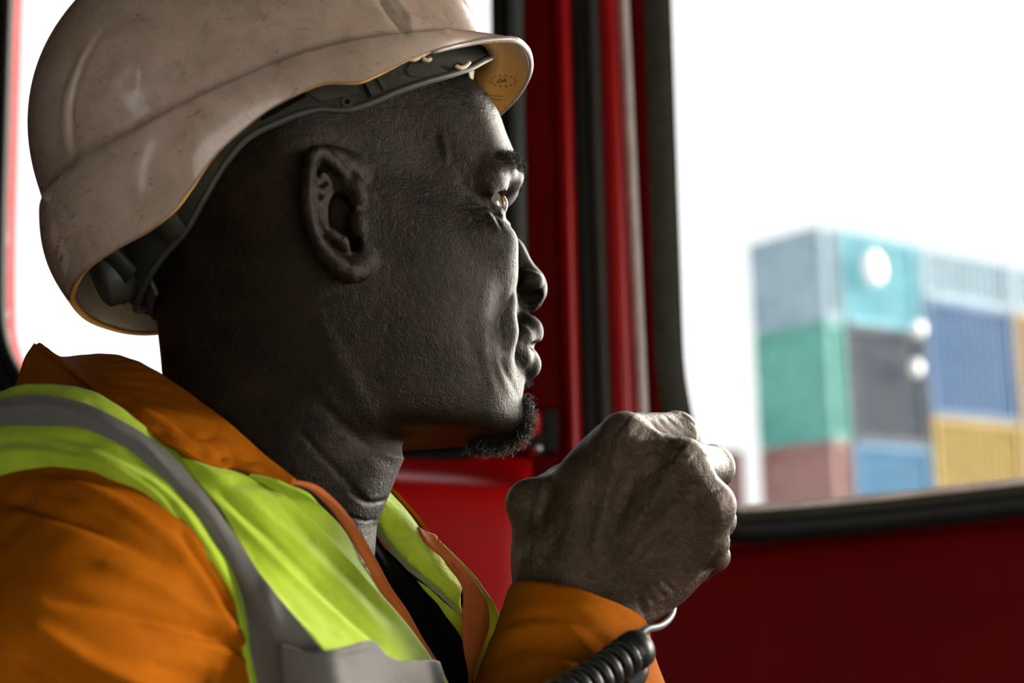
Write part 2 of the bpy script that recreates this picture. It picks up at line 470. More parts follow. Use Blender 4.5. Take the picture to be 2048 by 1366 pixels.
def hsolve(x, y, r):
    k = np.array([(x - 1024) / FPX, (683 - y) / FPX]); B = HM + r * HF[1]; F, U = HF[0], HF[2]
    A = np.array([[F[0] - k[0] * F[1], U[0] - k[0] * U[1]], [F[2] - k[1] * F[1], U[2] - k[1] * U[1]]])
    a, z = np.linalg.solve(A, np.array([k[0] * B[1] - B[0], k[1] * B[1] - B[2]]))
    return np.array([a, r, z])

# horizontal sections of the head without nose, lips and ears: half outlines from front to back (mm)
SECT = [
 (-108, [(70, 0), (68, 12), (58, 26), (40, 36), (15, 42), (-15, 40), (-40, 26), (-50, 0)]),
 (-97, [(85, 0), (83, 13), (73, 27), (52, 40), (26, 47), (-5, 47), (-35, 38), (-55, 0)]),
 (-88, [(91.5, 0), (89, 13), (80, 27), (60, 43), (32, 52), (0, 53), (-32, 46), (-60, 0)]),
 (-78, [(94, 0), (91, 14), (83, 28), (65, 45), (37, 56), (4, 57), (-32, 50), (-66, 0)]),
 (-66, [(98, 0), (95, 14), (86, 28), (70, 46), (50, 55.5), (28, 60), (4, 61), (-32, 54), (-70, 0)]),
 (-52, [(100, 0), (95.5, 12), (84, 26), (73, 43.5), (57, 55.5), (35, 62.5), (6, 64), (-33, 57), (-76, 0)]),
 (-40, [(103, 0), (98.5, 12), (87, 26), (76, 41), (61, 55), (40, 63), (10, 65.5), (-35, 60), (-79, 0)]),
 (-30, [(104, 0), (100, 12), (90, 25), (81, 39), (66, 54), (43, 63.5), (12, 67), (-38, 62), (-80, 0)]),
 (-20, [(101, 0), (99, 13), (94, 26), (86, 39), (70, 54), (46, 64), (14, 68), (-40, 64), (-81, 0)]),
 (-10, [(99, 0), (97, 13), (94, 25), (88.5, 38), (73, 53.5), (48, 64.5), (16, 69), (-40, 66), (-82, 0)]),
 (0, [(98, 0), (96, 12), (93, 24), (87, 38), (72, 53.5), (48, 64.5), (18, 69.5), (-40, 69), (-84, 0)]),
 (9, [(98, 0), (96, 12), (91, 24), (84, 38), (70, 52.5), (47, 63), (16, 69.5), (-40, 71), (-89, 0)]),
 (21, [(101, 0), (98, 12), (90, 23), (82, 36), (68, 51.5), (45, 60.5), (14, 69), (-40, 74), (-96, 0)]),
 (32, [(110, 0), (107, 12), (99, 25), (87, 39), (68, 52.5), (45, 58.5), (12, 68), (-40, 76), (-101, 0)]),
 (40, [(116, 0), (113.5, 14), (106, 28), (92, 43), (68, 54.5), (45, 58.5), (10, 69), (-40, 77), (-103, 0)]),
 (50, [(114.5, 0), (112, 15), (104, 29), (90, 44), (66, 55.5), (43, 59.5), (8, 70), (-40, 77), (-102, 0)]),
 (62, [(111.5, 0), (109, 15), (101, 30), (87, 45), (63, 56.5), (40, 61), (5, 70), (-40, 76), (-100, 0)]),
 (76, [(108, 0), (106, 15), (97, 31), (81, 47), (57, 58), (36, 62.5), (2, 69), (-40, 74), (-95, 0)]),
 (94, [(95, 0), (93, 15), (84, 31), (66, 45), (42, 54), (0, 62), (-40, 66), (-84, 0)]),
 (114, [(66, 0), (63, 13), (54, 26), (40, 34), (22, 40), (-5, 44), (-40, 44), (-64, 0)]),
 (128, [(20, 0), (18, 5), (14, 9), (8, 12), (0, 13), (-10, 13), (-22, 10), (-32, 0)]),
]
def _make_rho():
    th = np.linspace(0, np.pi, 91); Z = np.array([s[0] for s in SECT], float); tab = []
    for z, pts in SECT:
        P = np.array(pts, float); full = np.concatenate([P, (P * [1, -1])[-2:0:-1]])
        C = catmull(full, 400, closed=True)
        a = np.arctan2(C[:, 1], C[:, 0]); r = np.hypot(C[:, 0], C[:, 1]); m = a >= -0.05
        o = np.argsort(a[m]); tab.append(np.interp(th, a[m][o], r[m][o]))
    tab = np.array(tab)
    zz = np.linspace(Z[0], Z[-1], 237)
    out = np.zeros((len(zz), len(th)))
    for j in range(len(th)):                                     # smooth (Catmull-like) interpolation over height
        y = tab[:, j]; g = np.gradient(y, Z)
        i = np.clip(np.searchsorted(Z, zz, 'right') - 1, 0, len(Z) - 2); h = Z[i + 1] - Z[i]; t = (zz - Z[i]) / h
        out[:, j] = (2 * t**3 - 3 * t**2 + 1) * y[i] + (t**3 - 2 * t**2 + t) * h * g[i] + (-2 * t**3 + 3 * t**2) * y[i + 1] + (t**3 - t**2) * h * g[i + 1]
    return zz, th, out
_ZZ, _TH, _RHO = _make_rho()
def head_base(P):
    a, r, z = P[:, 0], np.abs(P[:, 1]), P[:, 2]
    th = np.arctan2(r, a) / np.pi * 90; zi = np.clip((z - _ZZ[0]) / (_ZZ[1] - _ZZ[0]), 0, len(_ZZ) - 1.001)
    i = np.clip(th.astype(int), 0, 89); u = th - i; j = zi.astype(int); w = zi - j
    rho = (_RHO[j, i] * (1 - u) + _RHO[j, i + 1] * u) * (1 - w) + (_RHO[j + 1, i] * (1 - u) + _RHO[j + 1, i + 1] * u) * w
    d = (np.hypot(a, r) - rho) * 0.88
    low = -(z + 96.5) - 0.13 * (a - 85)           # underside of the jaw
    d = np.maximum(d, z - 127)
    k = 9.0; h = np.maximum(k - np.abs(d - low), 0) / k
    return np.maximum(d, low) + h * h * k * 0.25

def neck_fn(P):
    z = P[:, 2]
    Z = np.array([-240, -175, -150, -130, -100, -60, -20, 20])
    c = np.interp(z, Z, [-100, -78, -67, -56, -36, -38, -33, -30])
    ha = np.interp(z, Z, [95, 78, 67, 61, 60, 48, 47, 46]); hr = np.interp(z, Z, [100, 68, 56, 53, 55, 54, 54, 50])
    q = np.hypot((P[:, 0] - c) / ha, P[:, 1] / hr)
    return np.maximum((q - 1) * np.minimum(ha, hr) * 0.95, np.maximum(z - 15, -z - 215))

EYE = np.array([77.5, 33.5, 20.0])
def build_head():
    S = Sculpt(head_base)
    S.field(neck_fn, (-200, -110, -220), (60, 110, 20), 14)
    # brow, cheekbone, jaw, temple
    S.chain([(105, 6, 36), (100.5, 22, 38), (91, 37, 37), (79, 47, 32)], [7.5, 7.5, 6.5, 5], 7, mirror=True)
    S.ell((101.5, 0, 38), (11, 12, 9), 6)
    S.ell((70, 46, -2), (18, 12, 12), 12, mirror=True)
    S.ell((76, 34, -13), (12, 12, 17), 10, mirror=True)
    # eye sockets, lids, opening
    S.ell((102, 30, 20), (13, 14, 9), 8, 's', mirror=True)
    S.ell(EYE, (14.0, 14.4, 13.8), 3, mirror=True)
    S.chain([(91, 16, 28), (93, 28, 32), (87, 41, 30.5), (77, 50, 24)], [2.4, 3.4, 3.2, 2.2], 3, mirror=True)   # hooded upper fold
    S.ell(hsolve(960, 362, 45), (10, 7, 8), 9, mirror=True); S.ell(hsolve(975, 372, 41), (8, 6, 6), 7, mirror=True)
    S.chain([(92, 20, 13), (90.5, 32, 9.5), (83, 44, 11)], [1.8, 2.4, 2.0], 3, mirror=True)                     # bag under the eye
    n = np.array([0.87, 0.49, 0.0]); n /= np.linalg.norm(n); w = np.array([-0.49, 0.87, 0.05]); w -= n * (n @ w); w /= np.linalg.norm(w); v = np.cross(n, w)
    S.ell(EYE + n * 11.0, (8.5, 13.5, 4.7), 0.6, 's', mirror=True, rot=np.stack([n, w, v]))
    # nose
    S.cap((93, 0, 20), (104, 0, 2), 8, 9, 8)
    S.cap((104, 0, 2), (109.5, 0, -14), 9, 11, 5)
    S.ell((110.2, 0, -18.2), (12, 12.5, 11.5), 4)
    S.ell((104, 15.2, -17.6), (10.5, 8.8, 7.0), 2.4, mirror=True)
    S.ell((107.6, 13.2, -26.2), (9.4, 8.4, 5.6), 1.0, 's', mirror=True, rot=[(0.93, -0.30, 0.2), (0.30, 0.95, 0), (-0.19, 0.06, 0.98)])
    S.cap((113, 0, -25.5), (104, 0, -29.5), 4.6, 4.6, 2)
    S.chain([(99, 20, -16), (93, 22.5, -22), (93, 24, -30)], [1.6, 1.8, 1.2], 3, 's', mirror=True)      # groove behind the nostril wing
    # mouth
    S.chain([(103.5, 0, -41.5), (101, 11, -43), (93, 20, -47.5), (87, 26, -51)], [8.2, 8, 5.5, 3.2], 6, mirror=True)
    S.chain([(99.2, 0, -60.5), (97, 11, -60), (90, 20, -57), (86, 25, -54)], [8.2, 7.6, 5.5, 3.4], 5, mirror=True)
    S.chain([(110.5, 0, -50.2), (107, 11, -50.6), (98, 20, -51.6), (87.5, 27, -53)], [1.1, 1.3, 1.5, 1.4], 2.2, 's', mirror=True)
    S.chain([(109.5, 0, -33), (111, 0, -38)], [1.8, 1.5], 3, 's')
    S.ell((101, 0, -73.5), (6, 22, 3.5), 5, 's')
    S.ell((82, 0, -87), (12, 17, 10), 8)
    # nasolabial furrow and cheek roll beside the mouth
    S.chain([(95, 24, -27), (88, 28, -36), (83, 31, -47), (79, 33, -60)], [0.8, 0.9, 0.9, 0.7], 3, 's', mirror=True)
    S.chain([(80, 35, -33), (76, 36.5, -46), (72, 37, -60)], [6, 6, 4], 9, mirror=True)
    # ---- the ear facing the camera, mirrored for the other side
    def E(x, y, r): return hsolve(x, y, r)
    helix = [E(690, 372, 75), E(683, 345, 78), E(662, 323, 83), E(643, 309, 87), E(631, 305, 89), E(621, 315, 90.5), E(615, 345, 91.5), E(612.5, 380, 92), E(614, 415, 91.5), E(620, 450, 90), E(632, 482, 87.5), E(650, 508, 84.5), E(672, 530, 82), E(697, 546, 79), E(716, 546, 76)]
    S.chain(helix, [2.2, 2.6, 2.8, 3.0, 3.0, 2.8, 2.5, 2.4, 2.4, 2.5, 2.8, 3.4, 4.2, 4.6, 4.0], 2.0, mirror=True)
    root = [E(718, 372, 66), E(712, 352, 66), E(703, 338, 66), E(696, 336, 66), E(690, 340, 66), E(684, 348, 66), E(678, 365, 66), E(676, 390, 66), E(676, 415, 66), E(680, 440, 66), E(690, 465, 66), E(700, 488, 66), E(712, 505, 66), E(722, 520, 66), E(728, 525, 66)]
    EC = np.array(E(675, 430, 78))
    def mid(hp, rp):
        m = 0.5 * hp + 0.5 * rp; o = hp - EC; o[1] = 0; o /= np.linalg.norm(o) + 1e-9
        return m + o * 3.6 * np.clip(-o[0] * 1.2 + 0.5, 0.1, 1)
    for hp, rp in zip(helix[1:], root[1:]):
        m = mid(hp, rp)
        S.cap(hp, m, 1.9, 2.6, 2.5, mirror=True); S.cap(m, rp, 2.6, 5.0, 4, mirror=True)
    # fill between those ribs so that the back of the ear is one skin
    for i in range(1, len(helix) - 1):
        h2 = 0.5 * (helix[i] + helix[i + 1]); r2 = 0.5 * (root[i] + root[i + 1]); m = mid(h2, r2)
        S.cap(h2, m, 1.9, 2.6, 2.5, mirror=True); S.cap(m, r2, 2.6, 5.0, 4, mirror=True)
    S.chain([E(627, 372, 88), E(627, 405, 87.5), E(633, 430, 86.5), E(644, 453, 85), E(662, 470, 83), E(682, 484, 81), E(690, 497, 79)], [1.6, 2.0, 2.1, 2.2, 2.6, 3.0, 2.4], 2.0, mirror=True)   # antihelix to antitragus
    S.chain([E(628, 380, 87.5), E(642, 386, 84), E(656, 372, 81)], [1.8, 2.0, 1.6], 2, mirror=True)
    S.ell(E(684, 450, 72), (9, 9, 15), 3, 's', mirror=True)                       # concha
    S.chain([E(634, 345, 84), E(634, 330, 82), E(650, 335, 80)], [2, 2.4, 2], 2, 's', mirror=True)
    S.ell(E(714, 448, 73), (4.2, 4.2, 7), 2.5, mirror=True)                          # tragus
    S.chain([E(690, 372, 75), E(706, 372, 74), E(712, 392, 73)], [2.6, 4.4, 3.6], 4, mirror=True)   # where the helix meets the cheek
    S.ell(E(708, 535, 76), (7, 4.5, 6), 4, mirror=True)                           # lobe
    V, Q = S.mesh((-135, -112, -205), (132, 112, 128), 0.8)
    return head2V(V), Q, S
HEAD_V, HEAD_Q, HEAD_S = build_head()
HEAD_N = vnormals(HEAD_V, HEAD_Q)
if (HEAD_N * (HEAD_V - HEAD_V.mean(0))).sum() < 0:
    HEAD_Q = HEAD_Q[:, ::-1].copy(); HEAD_N = -HEAD_N
FACE = [
 # nasolabial fold, cheek edge, mouth lines
 ([(1030, 575), (1019, 600), (1007, 622), (1000, 645), (1002, 672), (1006, 695)], 5, -0.5),
 ([(1016, 585), (1002, 612), (991, 645), (990, 680), (996, 710)], 11, 0.5),
 ([(1003, 716), (1012, 745), (1028, 775), (1035, 795)], 5, -0.4), ([(992, 720), (1003, 752), (1020, 785)], 7, 0.3),
 ([(950, 600), (935, 640), (940, 690), (960, 740)], 14, -0.5),
 ([(975, 650), (968, 690), (975, 740), (990, 790)], 10, 0.45),
 # under the eye, crow's feet, brow
 ([(978, 410), (990, 432), (1002, 452)], 4, -0.6), ([(968, 402), (985, 440), (1000, 470)], 7, 0.5),
 ([(940, 395), (965, 392), (985, 395)], 3, -0.35), ([(935, 415), (958, 415), (978, 412)], 3, -0.3),
 ([(945, 435), (965, 440), (985, 450)], 3, -0.25),
 ([(925, 300), (950, 330), (985, 345), (1020, 350)], 10, 0.5), ([(920, 355), (935, 375), (945, 395)], 14, -0.9),
 ([(880, 270), (892, 300), (890, 330)], 7, 0.55), ([(868, 262), (874, 300)], 6, -0.4),
 ([(920, 240), (945, 280), (975, 320)], 16, -0.4),
 # neck folds
 ([(560, 700), (640, 800), (720, 880), (780, 930)], 12, -0.8), ([(600, 860), (680, 950), (740, 1010)], 8, -0.8),
 ([(640, 640), (700, 760), (760, 860)], 22, 0.9), ([(700, 985), (740, 1005), (775, 1000)], 5, -0.7), ([(690, 1030), (735, 1042), (752, 1038)], 4, -0.6),
]
HEAD_V = strokes(HEAD_V, HEAD_N, FACE)
HEAD_N = vnormals(HEAD_V, HEAD_Q)

# ------------------------------------------------------------------ hand and forearm
def build_hand():
    S = Sculpt()
    wr = pv(1165, 1215, 692); wr2 = pv(1150, 1330, 668)
    mi, mm, mr, mp = pv(1248, 874, 668), pv(1366, 928, 664), pv(1420, 1012, 668), pv(1412, 1085, 678)
    S.cap(pv(1140, 1200, 690), pv(1135, 1420, 655), 22, 27, 6); S.cap(pv(1210, 1215, 694), pv(1190, 1420, 660), 21, 26, 10)
    cw = [pv(1120, 1130, 692), pv(1170, 1140, 684), pv(1230, 1150, 684), pv(1280, 1150, 690)]
    S.cap(cw[0], mi, 19, 11.2, 9); S.cap(cw[1], mm, 18, 11.0, 9); S.cap(cw[2], mr, 18, 10.6, 9); S.cap(cw[3], mp, 18, 10.2, 9)
    S.cap(pv(1150, 1190, 690), cw[0], 22, 19, 8); S.cap(pv(1220, 1200, 692), cw[3], 21, 18, 8)
    S.cap(pv(1210, 960, 690), pv(1370, 1040, 695), 16, 16, 10)                    # palm mass
    S.cap(pv(1180, 1060, 700), pv(1340, 1100, 702), 18, 16, 10)
    # heel of the hand on the little-finger side
    S.cap(pv(1318, 1148, 700), pv(1372, 1118, 702), 15.5, 13.5, 8); S.cap(pv(1270, 1180, 700), pv(1318, 1148, 700), 16, 15.5, 8)
    # thumb: metacarpal, joint, phalanges running behind the fist
    tm, tj, ti, tt = pv(1088, 1120, 704), pv(1058, 1006, 700), pv(1122, 968, 742), pv(1190, 915, 762)
    S.cap(pv(1098, 1175, 694), tm, 17, 15, 8); S.cap(tm, tj, 14, 10.2, 7); S.ell(tj, (10.8, 11, 10.6), 4)
    S.cap(tj, ti, 9.6, 9.2, 4); S.cap(ti, tt, 9.2, 7.6, 3)
    S.cap(pv(1105, 1010, 700), pv(1225, 895, 682), 10.5, 11.5, 12)                # muscle between thumb and forefinger
    S.cap(mi, mm, 9.4, 9.6, 5); S.cap(mm, mr, 10.4, 10.2, 5); S.cap(mr, mp, 10.2, 9.6, 5)
    S.cap(pv(1270, 940, 676), pv(1330, 960, 676), 11, 11, 8)
    # four fingers, each bent at two joints and closing behind
    fingers = [
        (mi, pv(1352, 866, 706), pv(1338, 935, 740), pv(1270, 968, 738), (11.4, 10.6, 9.0, 7.6)),
        (mm, pv(1424, 935, 704), pv(1398, 1000, 742), pv(1330, 1030, 742), (11.4, 10.9, 9.2, 7.8)),
        (mr, pv(1432, 1040, 708), pv(1400, 1078, 744), pv(1335, 1092, 744), (11.0, 9.6, 8.6, 7.4)),
        (mp, pv(1428, 1112, 708), pv(1398, 1138, 738), pv(1345, 1142, 740), (10.0, 7.6, 7.0, 6.2)),
    ]
    for a, b, c, d, r in fingers:
        S.cap(a, b, r[0], r[1] * .97, 2.2); S.ell(b, np.array([1, 1, 1]) * r[1] * 1.02, 1.6); S.cap(b, c, r[1], r[2], 1.6); S.cap(c, d, r[2], r[3], 1.6)
    V, Q = S.mesh(pv(930, 1460, 690) + [0, -75, -8], pv(1560, 770, 690) + [0, 105, 8], 0.85)
    return V, Q
HAND_V, HAND_Q = build_hand()
HAND_N = vnormals(HAND_V, HAND_Q)
if (HAND_N * (HAND_V - HAND_V.mean(0))).sum() < 0:
    HAND_Q = HAND_Q[:, ::-1].copy(); HAND_N = -HAND_N
HANDS = [
 # knuckles, tendons, veins, skin folds
 ([(1243, 858), (1262, 872)], 24, 1.6), ([(1355, 908), (1380, 925)], 24, 1.7), ([(1424, 985), (1440, 1030)], 20, 1.2),
 ([(1300, 905), (1320, 940)], 18, -2.0), ([(1392, 965), (1385, 1000)], 14, -1.4),
 ([(1236, 895), (1224, 960), (1205, 1030), (1185, 1110)], 11, 1.5), ([(1340, 945), (1300, 1010), (1262, 1070), (1228, 1130)], 11, 1.5),
 ([(1405, 1020), (1350, 1065), (1300, 1105), (1262, 1150)], 10, 1.0),
 ([(1270, 935), (1250, 1000), (1225, 1060)], 14, -1.6), ([(1355, 1005), (1315, 1060), (1270, 1110)], 13, -1.3),
 ([(1190, 930), (1178, 990), (1160, 1050)], 18, -1.6), ([(1130, 1010), (1110, 1060), (1095, 1120)], 20, -2.2),
 ([(1090, 960), (1075, 1010), (1068, 1070), (1070, 1130)], 9, 1.3),
 ([(1205, 1005), (1235, 1035), (1290, 1040)], 5, 0.6), ([(1225, 1085), (1260, 1060), (1300, 1062)], 5, 0.55),
 ([(1150, 1090), (1190, 1085), (1215, 1055)], 5, 0.6), ([(1260, 965), (1290, 975), (1330, 1000)], 5, 0.5),
 ([(1300, 1120), (1340, 1110), (1390, 1070)], 6, 0.5), ([(1225, 1160), (1260, 1130), (1300, 1120)], 6, 0.6),
 ([(1330, 832), (1350, 850), (1372, 872)], 3, -0.5), ([(1345, 828), (1368, 846), (1388, 866)], 3, -0.5), ([(1314, 836), (1334, 856), (1356, 876)], 3, -0.45), ([(1300, 842), (1318, 860), (1336, 878)], 3, -0.4),
 ([(1360, 826), (1382, 842), (1398, 858)], 3, -0.4), ([(1404, 897), (1424, 905), (1450, 905)], 3, -0.35), ([(1400, 908), (1425, 918), (1455, 918)], 3, -0.35),
 ([(1440, 1100), (1425, 1125), (1400, 1150)], 7, -1.3),
 ([(1290, 1180), (1310, 1205)], 5, -0.7), ([(1305, 1165), (1330, 1195)], 5, -0.6), ([(1325, 1160), (1350, 1185)], 5, -0.6), ([(1280, 1195), (1290, 1230)], 7, -1.2),
]
HAND_V = strokes(HAND_V, HAND_N, [(P_, w_ * 1.1, h_ * (1.15 if w_ > 8 else 0.85)) for P_, w_, h_ in HANDS])

# ------------------------------------------------------------------ the worker
person = empty('person', V2W(pv(300, 1900, 700)), 'man in orange and lime hi-vis workwear, fist raised to his chin, face turned away', 'person')

def build_core():
    """chest, shoulders and right arm under the clothes"""
    S = Sculpt()
    nb = head2V((-70, 0, -165)); dn = np.array([0.02, -0.17, -0.98])
    rt = np.array([-0.60, -0.76, 0.10]); lf = np.array([0.42, 0.86, -0.30])
    sh = nb + rt * 150 + dn * 40; sl = nb + lf * 150 + dn * 20
    S.cap(nb, sh, 46, 46, 40); S.cap(nb, sl, 46, 46, 40)
    S.cap(nb + dn * 60, nb + dn * 330, 88, 92, 60)
    S.cap(nb + rt * 60 + dn * 80, nb + rt * 50 + dn * 330, 70, 75, 50); S.cap(nb + lf * 60 + dn * 80, nb + lf * 50 + dn * 330, 66, 75, 50)
    el = pv(1050, 2300, 600)
    S.cap(sh, el, 44, 38, 30); S.cap(el, pv(1160, 1330, 668), 38, 25, 14)
    S.cap(sl, sl + dn * 260 + np.array([40, 30, 0]), 42, 38, 30)
    lo = np.min([nb, sh, sl, el], axis=0) - 130; hi = np.max([nb, sh, sl, el], axis=0) + 130; lo[2] = nb[2] - 430
    return S.mesh(lo, hi, 4.0, 3)
CORE_V, CORE_Q = build_core()
_nc = vnormals(CORE_V, CORE_Q)
if (_nc * (CORE_V - CORE_V.mean(0))).sum() < 0: CORE_Q = CORE_Q[:, ::-1].copy()
_nh, _nd = len(HEAD_V), len(HAND_V)
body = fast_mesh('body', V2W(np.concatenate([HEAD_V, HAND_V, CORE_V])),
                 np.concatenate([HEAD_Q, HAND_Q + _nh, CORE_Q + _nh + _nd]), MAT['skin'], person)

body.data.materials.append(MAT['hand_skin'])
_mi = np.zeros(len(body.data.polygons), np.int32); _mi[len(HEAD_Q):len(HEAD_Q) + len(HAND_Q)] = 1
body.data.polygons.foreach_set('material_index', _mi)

# eyes
def eye(side):
    c = EYE * [1, side, 1]
    gaze = np.array([0.97, 0.22, 0.02]); gaze /= np.linalg.norm(gaze)
    w = np.cross([0, 0, 1.0], gaze); w /= np.linalg.norm(w); u = np.cross(gaze, w)
    B = np.stack([gaze, w, u])
    def cap_part(name, r, a0, a1, mat, bulge=0.0, nu=40, nv=14):
        vs = []
        for t in np.linspace(a0, a1, nv):
            for p in np.linspace(0, 2 * np.pi, nu, endpoint=False):
                rr = r + bulge * max(0, math.cos(t * 1.0)) * (1 if bulge else 0)
                vs.append([rr * math.cos(t), rr * math.sin(t) * math.cos(p), rr * math.sin(t) * math.sin(p)])
        V = c + np.array(vs) @ B
        return mesh_obj(name, V2W(head2V(V)), grid_faces(nu, nv, closed_u=True), mat, person)
    e = cap_part('eyeball', 12.7, 0.0, math.pi, MAT['sclera'])
    for nm, r, a, m in (('iris', 12.85, 0.49, 'iris'), ('pupil', 12.92, 0.17, 'pupil')):
        vs = []; nu, nv = 32, 8
        for t in np.linspace(0.0, a, nv):
            for p in np.linspace(0, 2 * np.pi, nu, endpoint=False):
                vs.append([r * math.cos(t), r * math.sin(t) * math.cos(p), r * math.sin(t) * math.sin(p)])
        o = mesh_obj(nm, V2W(head2V(c + np.array(vs) @ B)), grid_faces(nu, nv, closed_u=True), MAT[m], None)
        o.parent = e; o.location = np.array(o.location) - origin_of(e)
    vs = []; nu, nv = 32, 10
    for t in np.linspace(0.0, 0.56, nv):
        rr = 12.86 + 2.2 * (1 - (t / 0.56) ** 2)
        for p in np.linspace(0, 2 * np.pi, nu, endpoint=False): vs.append([rr * math.cos(t), rr * math.sin(t) * math.cos(p), rr * math.sin(t) * math.sin(p)])
    o = mesh_obj('cornea', V2W(head2V(c + np.array(vs) @ B)), grid_faces(nu, nv, closed_u=True), MAT['cornea'], None); o.parent = e; o.location = np.array(o.location) - origin_of(e)
    return e
eye(1); eye(-1)

# ---- hair: every strand a fine curve of its own, gathered per patch
def hair_curves(name, strands, rad, mat, parent):
    cu = bpy.data.curves.new(name, 'CURVE'); cu.dimensions = '3D'; cu.bevel_depth = rad / 1000.0; cu.bevel_resolution = 1; cu.use_fill_caps = False
    base = origin_of(parent)
    for st in strands:
        Wp = V2W(st) - base; n = len(Wp)
        sp = cu.splines.new('POLY'); sp.points.add(n - 1)
        co = np.ones((n, 4)); co[:, :3] = Wp; sp.points.foreach_set('co', co.ravel())
        sp.points.foreach_set('radius', np.linspace(1.0, 0.45, n))
    cu.materials.append(mat)
    o = bpy.data.objects.new(name, cu); COL.objects.link(o); o.parent = parent; o['kind'] = 'stuff'
    return o

HH = V2head(HEAD_V); HX = to_px(HEAD_V)
def roots(mask, n):
    idx = np.nonzero(mask)[0]
    return rng.choice(idx, n, replace=len(idx) < n)
def in_poly(X, P):
    P = np.asarray(P, float); c = np.zeros(len(X), bool); j = len(P) - 1
    for i in range(len(P)):
        m = ((P[i, 1] > X[:, 1]) != (P[j, 1] > X[:, 1])) & (X[:, 0] < (P[j, 0] - P[i, 0]) * (X[:, 1] - P[i, 1]) / (P[j, 1] - P[i, 1] + 1e-12) + P[i, 0])
        c ^= m; j = i
    return c
def curls(idx, length, turn, loops, droop):
    out = []
    for i in idx:
        p = HEAD_V[i] - HEAD_N[i] * 0.4; n = HEAD_N[i] + rng.normal(0, 0.35, 3); n /= np.linalg.norm(n)
        n = n + droop * np.array([0, 0, -1.0]); n /= np.linalg.norm(n)
        a = np.cross(n, rng.normal(0, 1, 3)); a /= np.linalg.norm(a); b = np.cross(n, a)
        L = length * rng.uniform(0.5, 1.3); R = turn * rng.uniform(0.6, 1.3); w = loops * rng.uniform(0.6, 1.4) * 2 * np.pi; ph = rng.uniform(0, 6.28)
        t = np.linspace(0, 1, 16)[:, None]
        out.append(p + n * (L * t) + R * t ** 0.6 * (a * (np.cos(w * t + ph) - math.cos(ph)) + b * (np.sin(w * t + ph) - math.sin(ph))))
    return out
chin = (HH[:, 2] < -77) & (HH[:, 2] > -101) & (HH[:, 0] > 66) & (np.abs(HH[:, 1]) < 17 + 0.35 * (HH[:, 0] - 80)) & (HEAD_N @ HF[0] > -0.6)
hair_curves('goatee', curls(roots(chin, 3200), 5.6, 1.5, 1.5, 0.45), 0.095, MAT['hair'], person)
grey_ = [i for i in roots(chin, 220)]
hair_curves('goatee_grey_hairs', curls(grey_, 7.5, 1.9, 1.6, 0.4), 0.085, MAT['grey_hair'], person)
soul = (HH[:, 2] < -67) & (HH[:, 2] > -74) & (HH[:, 0] > 88) & (np.abs(HH[:, 1]) < 7)
hair_curves('lower_lip_tuft', curls(roots(soul, 160), 3.6, 0.7, 1.0, 0.3), 0.07, MAT['hair'], person)
must = (HH[:, 2] < -31) & (HH[:, 2] > -40) & (HH[:, 0] > 84) & (np.abs(HH[:, 1]) < 27) & (HEAD_N @ HF[0] > 0.0)
hair_curves('moustache_stubble', curls(roots(must, 900), 1.2, 0.2, 0.5, 0.4), 0.06, MAT['hair'], person)
def brow_mask(s):
    c = np.array([(112, 8, 38), (105, 20, 42), (96, 32, 43), (84, 43, 41)], float); c[:, 1] *= s
    d, _ = seg_dist(HH[:, [1, 2]], c[:, [1, 2]]); return (d < 5.0) & (HH[:, 0] > 74)
for s_ in (1, -1):
    idx = roots(brow_mask(s_), 900); st = []
    for i in idx:
        p = HEAD_V[i] - HEAD_N[i] * 0.3
        d = HEAD_N[i] * 0.55 + HF[1] * (0.75 * s_) + HF[2] * rng.normal(0.05, 0.35) + HF[0] * rng.normal(0.1, 0.3); d /= np.linalg.norm(d)
        L = rng.uniform(3.0, 7.0); t = np.linspace(0, 1, 8)[:, None]
        st.append(p + d * L * t - HEAD_N[i] * (L * 0.45 * t ** 2) + rng.normal(0, 0.35, 3) * np.sin(t * 4))
    hair_curves('eyebrow', st, 0.075, MAT['hair'], person)
    st = []
    for k in range(70):                                            # lashes of the upper and lower lid
        u = rng.uniform(-0.95, 1.05); upl = k % 3 != 0
        ang = u * 0.72 + 0.15; c = EYE * [1, s_, 1]
        d0 = np.array([math.cos(ang) * 0.97, math.sin(ang) * s_, 0.24 if upl else -0.24]); d0 /= np.linalg.norm(d0)
        p = c + d0 * 14.3; o = d0 + np.array([0.25, 0, -0.15 if upl else -0.45]); o /= np.linalg.norm(o)
        t = np.linspace(0, 1, 7)[:, None]; L = rng.uniform(4.5, 7.5) if upl else rng.uniform(2.5, 4.5)
        st.append(head2V(p + o * L * t + np.array([0, 0, (2.2 if upl else -1.2)]) * t ** 2 + rng.normal(0, 0.3, 3) * t))
    hair_curves('eyelash', st, 0.06, MAT['hair'], person)
# cropped hair showing under the helmet band: fine stubble on the side and back of the head
scalp = (HH[:, 1] > 20) & (HEAD_N[:, 1] < 0.2) & (HH[:, 0] < 96 - 0.35 * np.abs(HH[:, 2] - 75)) & (HH[:, 2] > 62 + 0.02 * HH[:, 0]) & (HH[:, 2] < 105)
hair_curves('cropped_hair', [head2V(V2head(HEAD_V[i] + np.outer(np.array([-0.2, 1.1]), HEAD_N[i] + HF[0] * 0.5 - HF[2] * 0.5 + rng.normal(0, 0.3, 3)))) for i in roots(scalp, 4200)], 0.055, MAT['hair'], person)

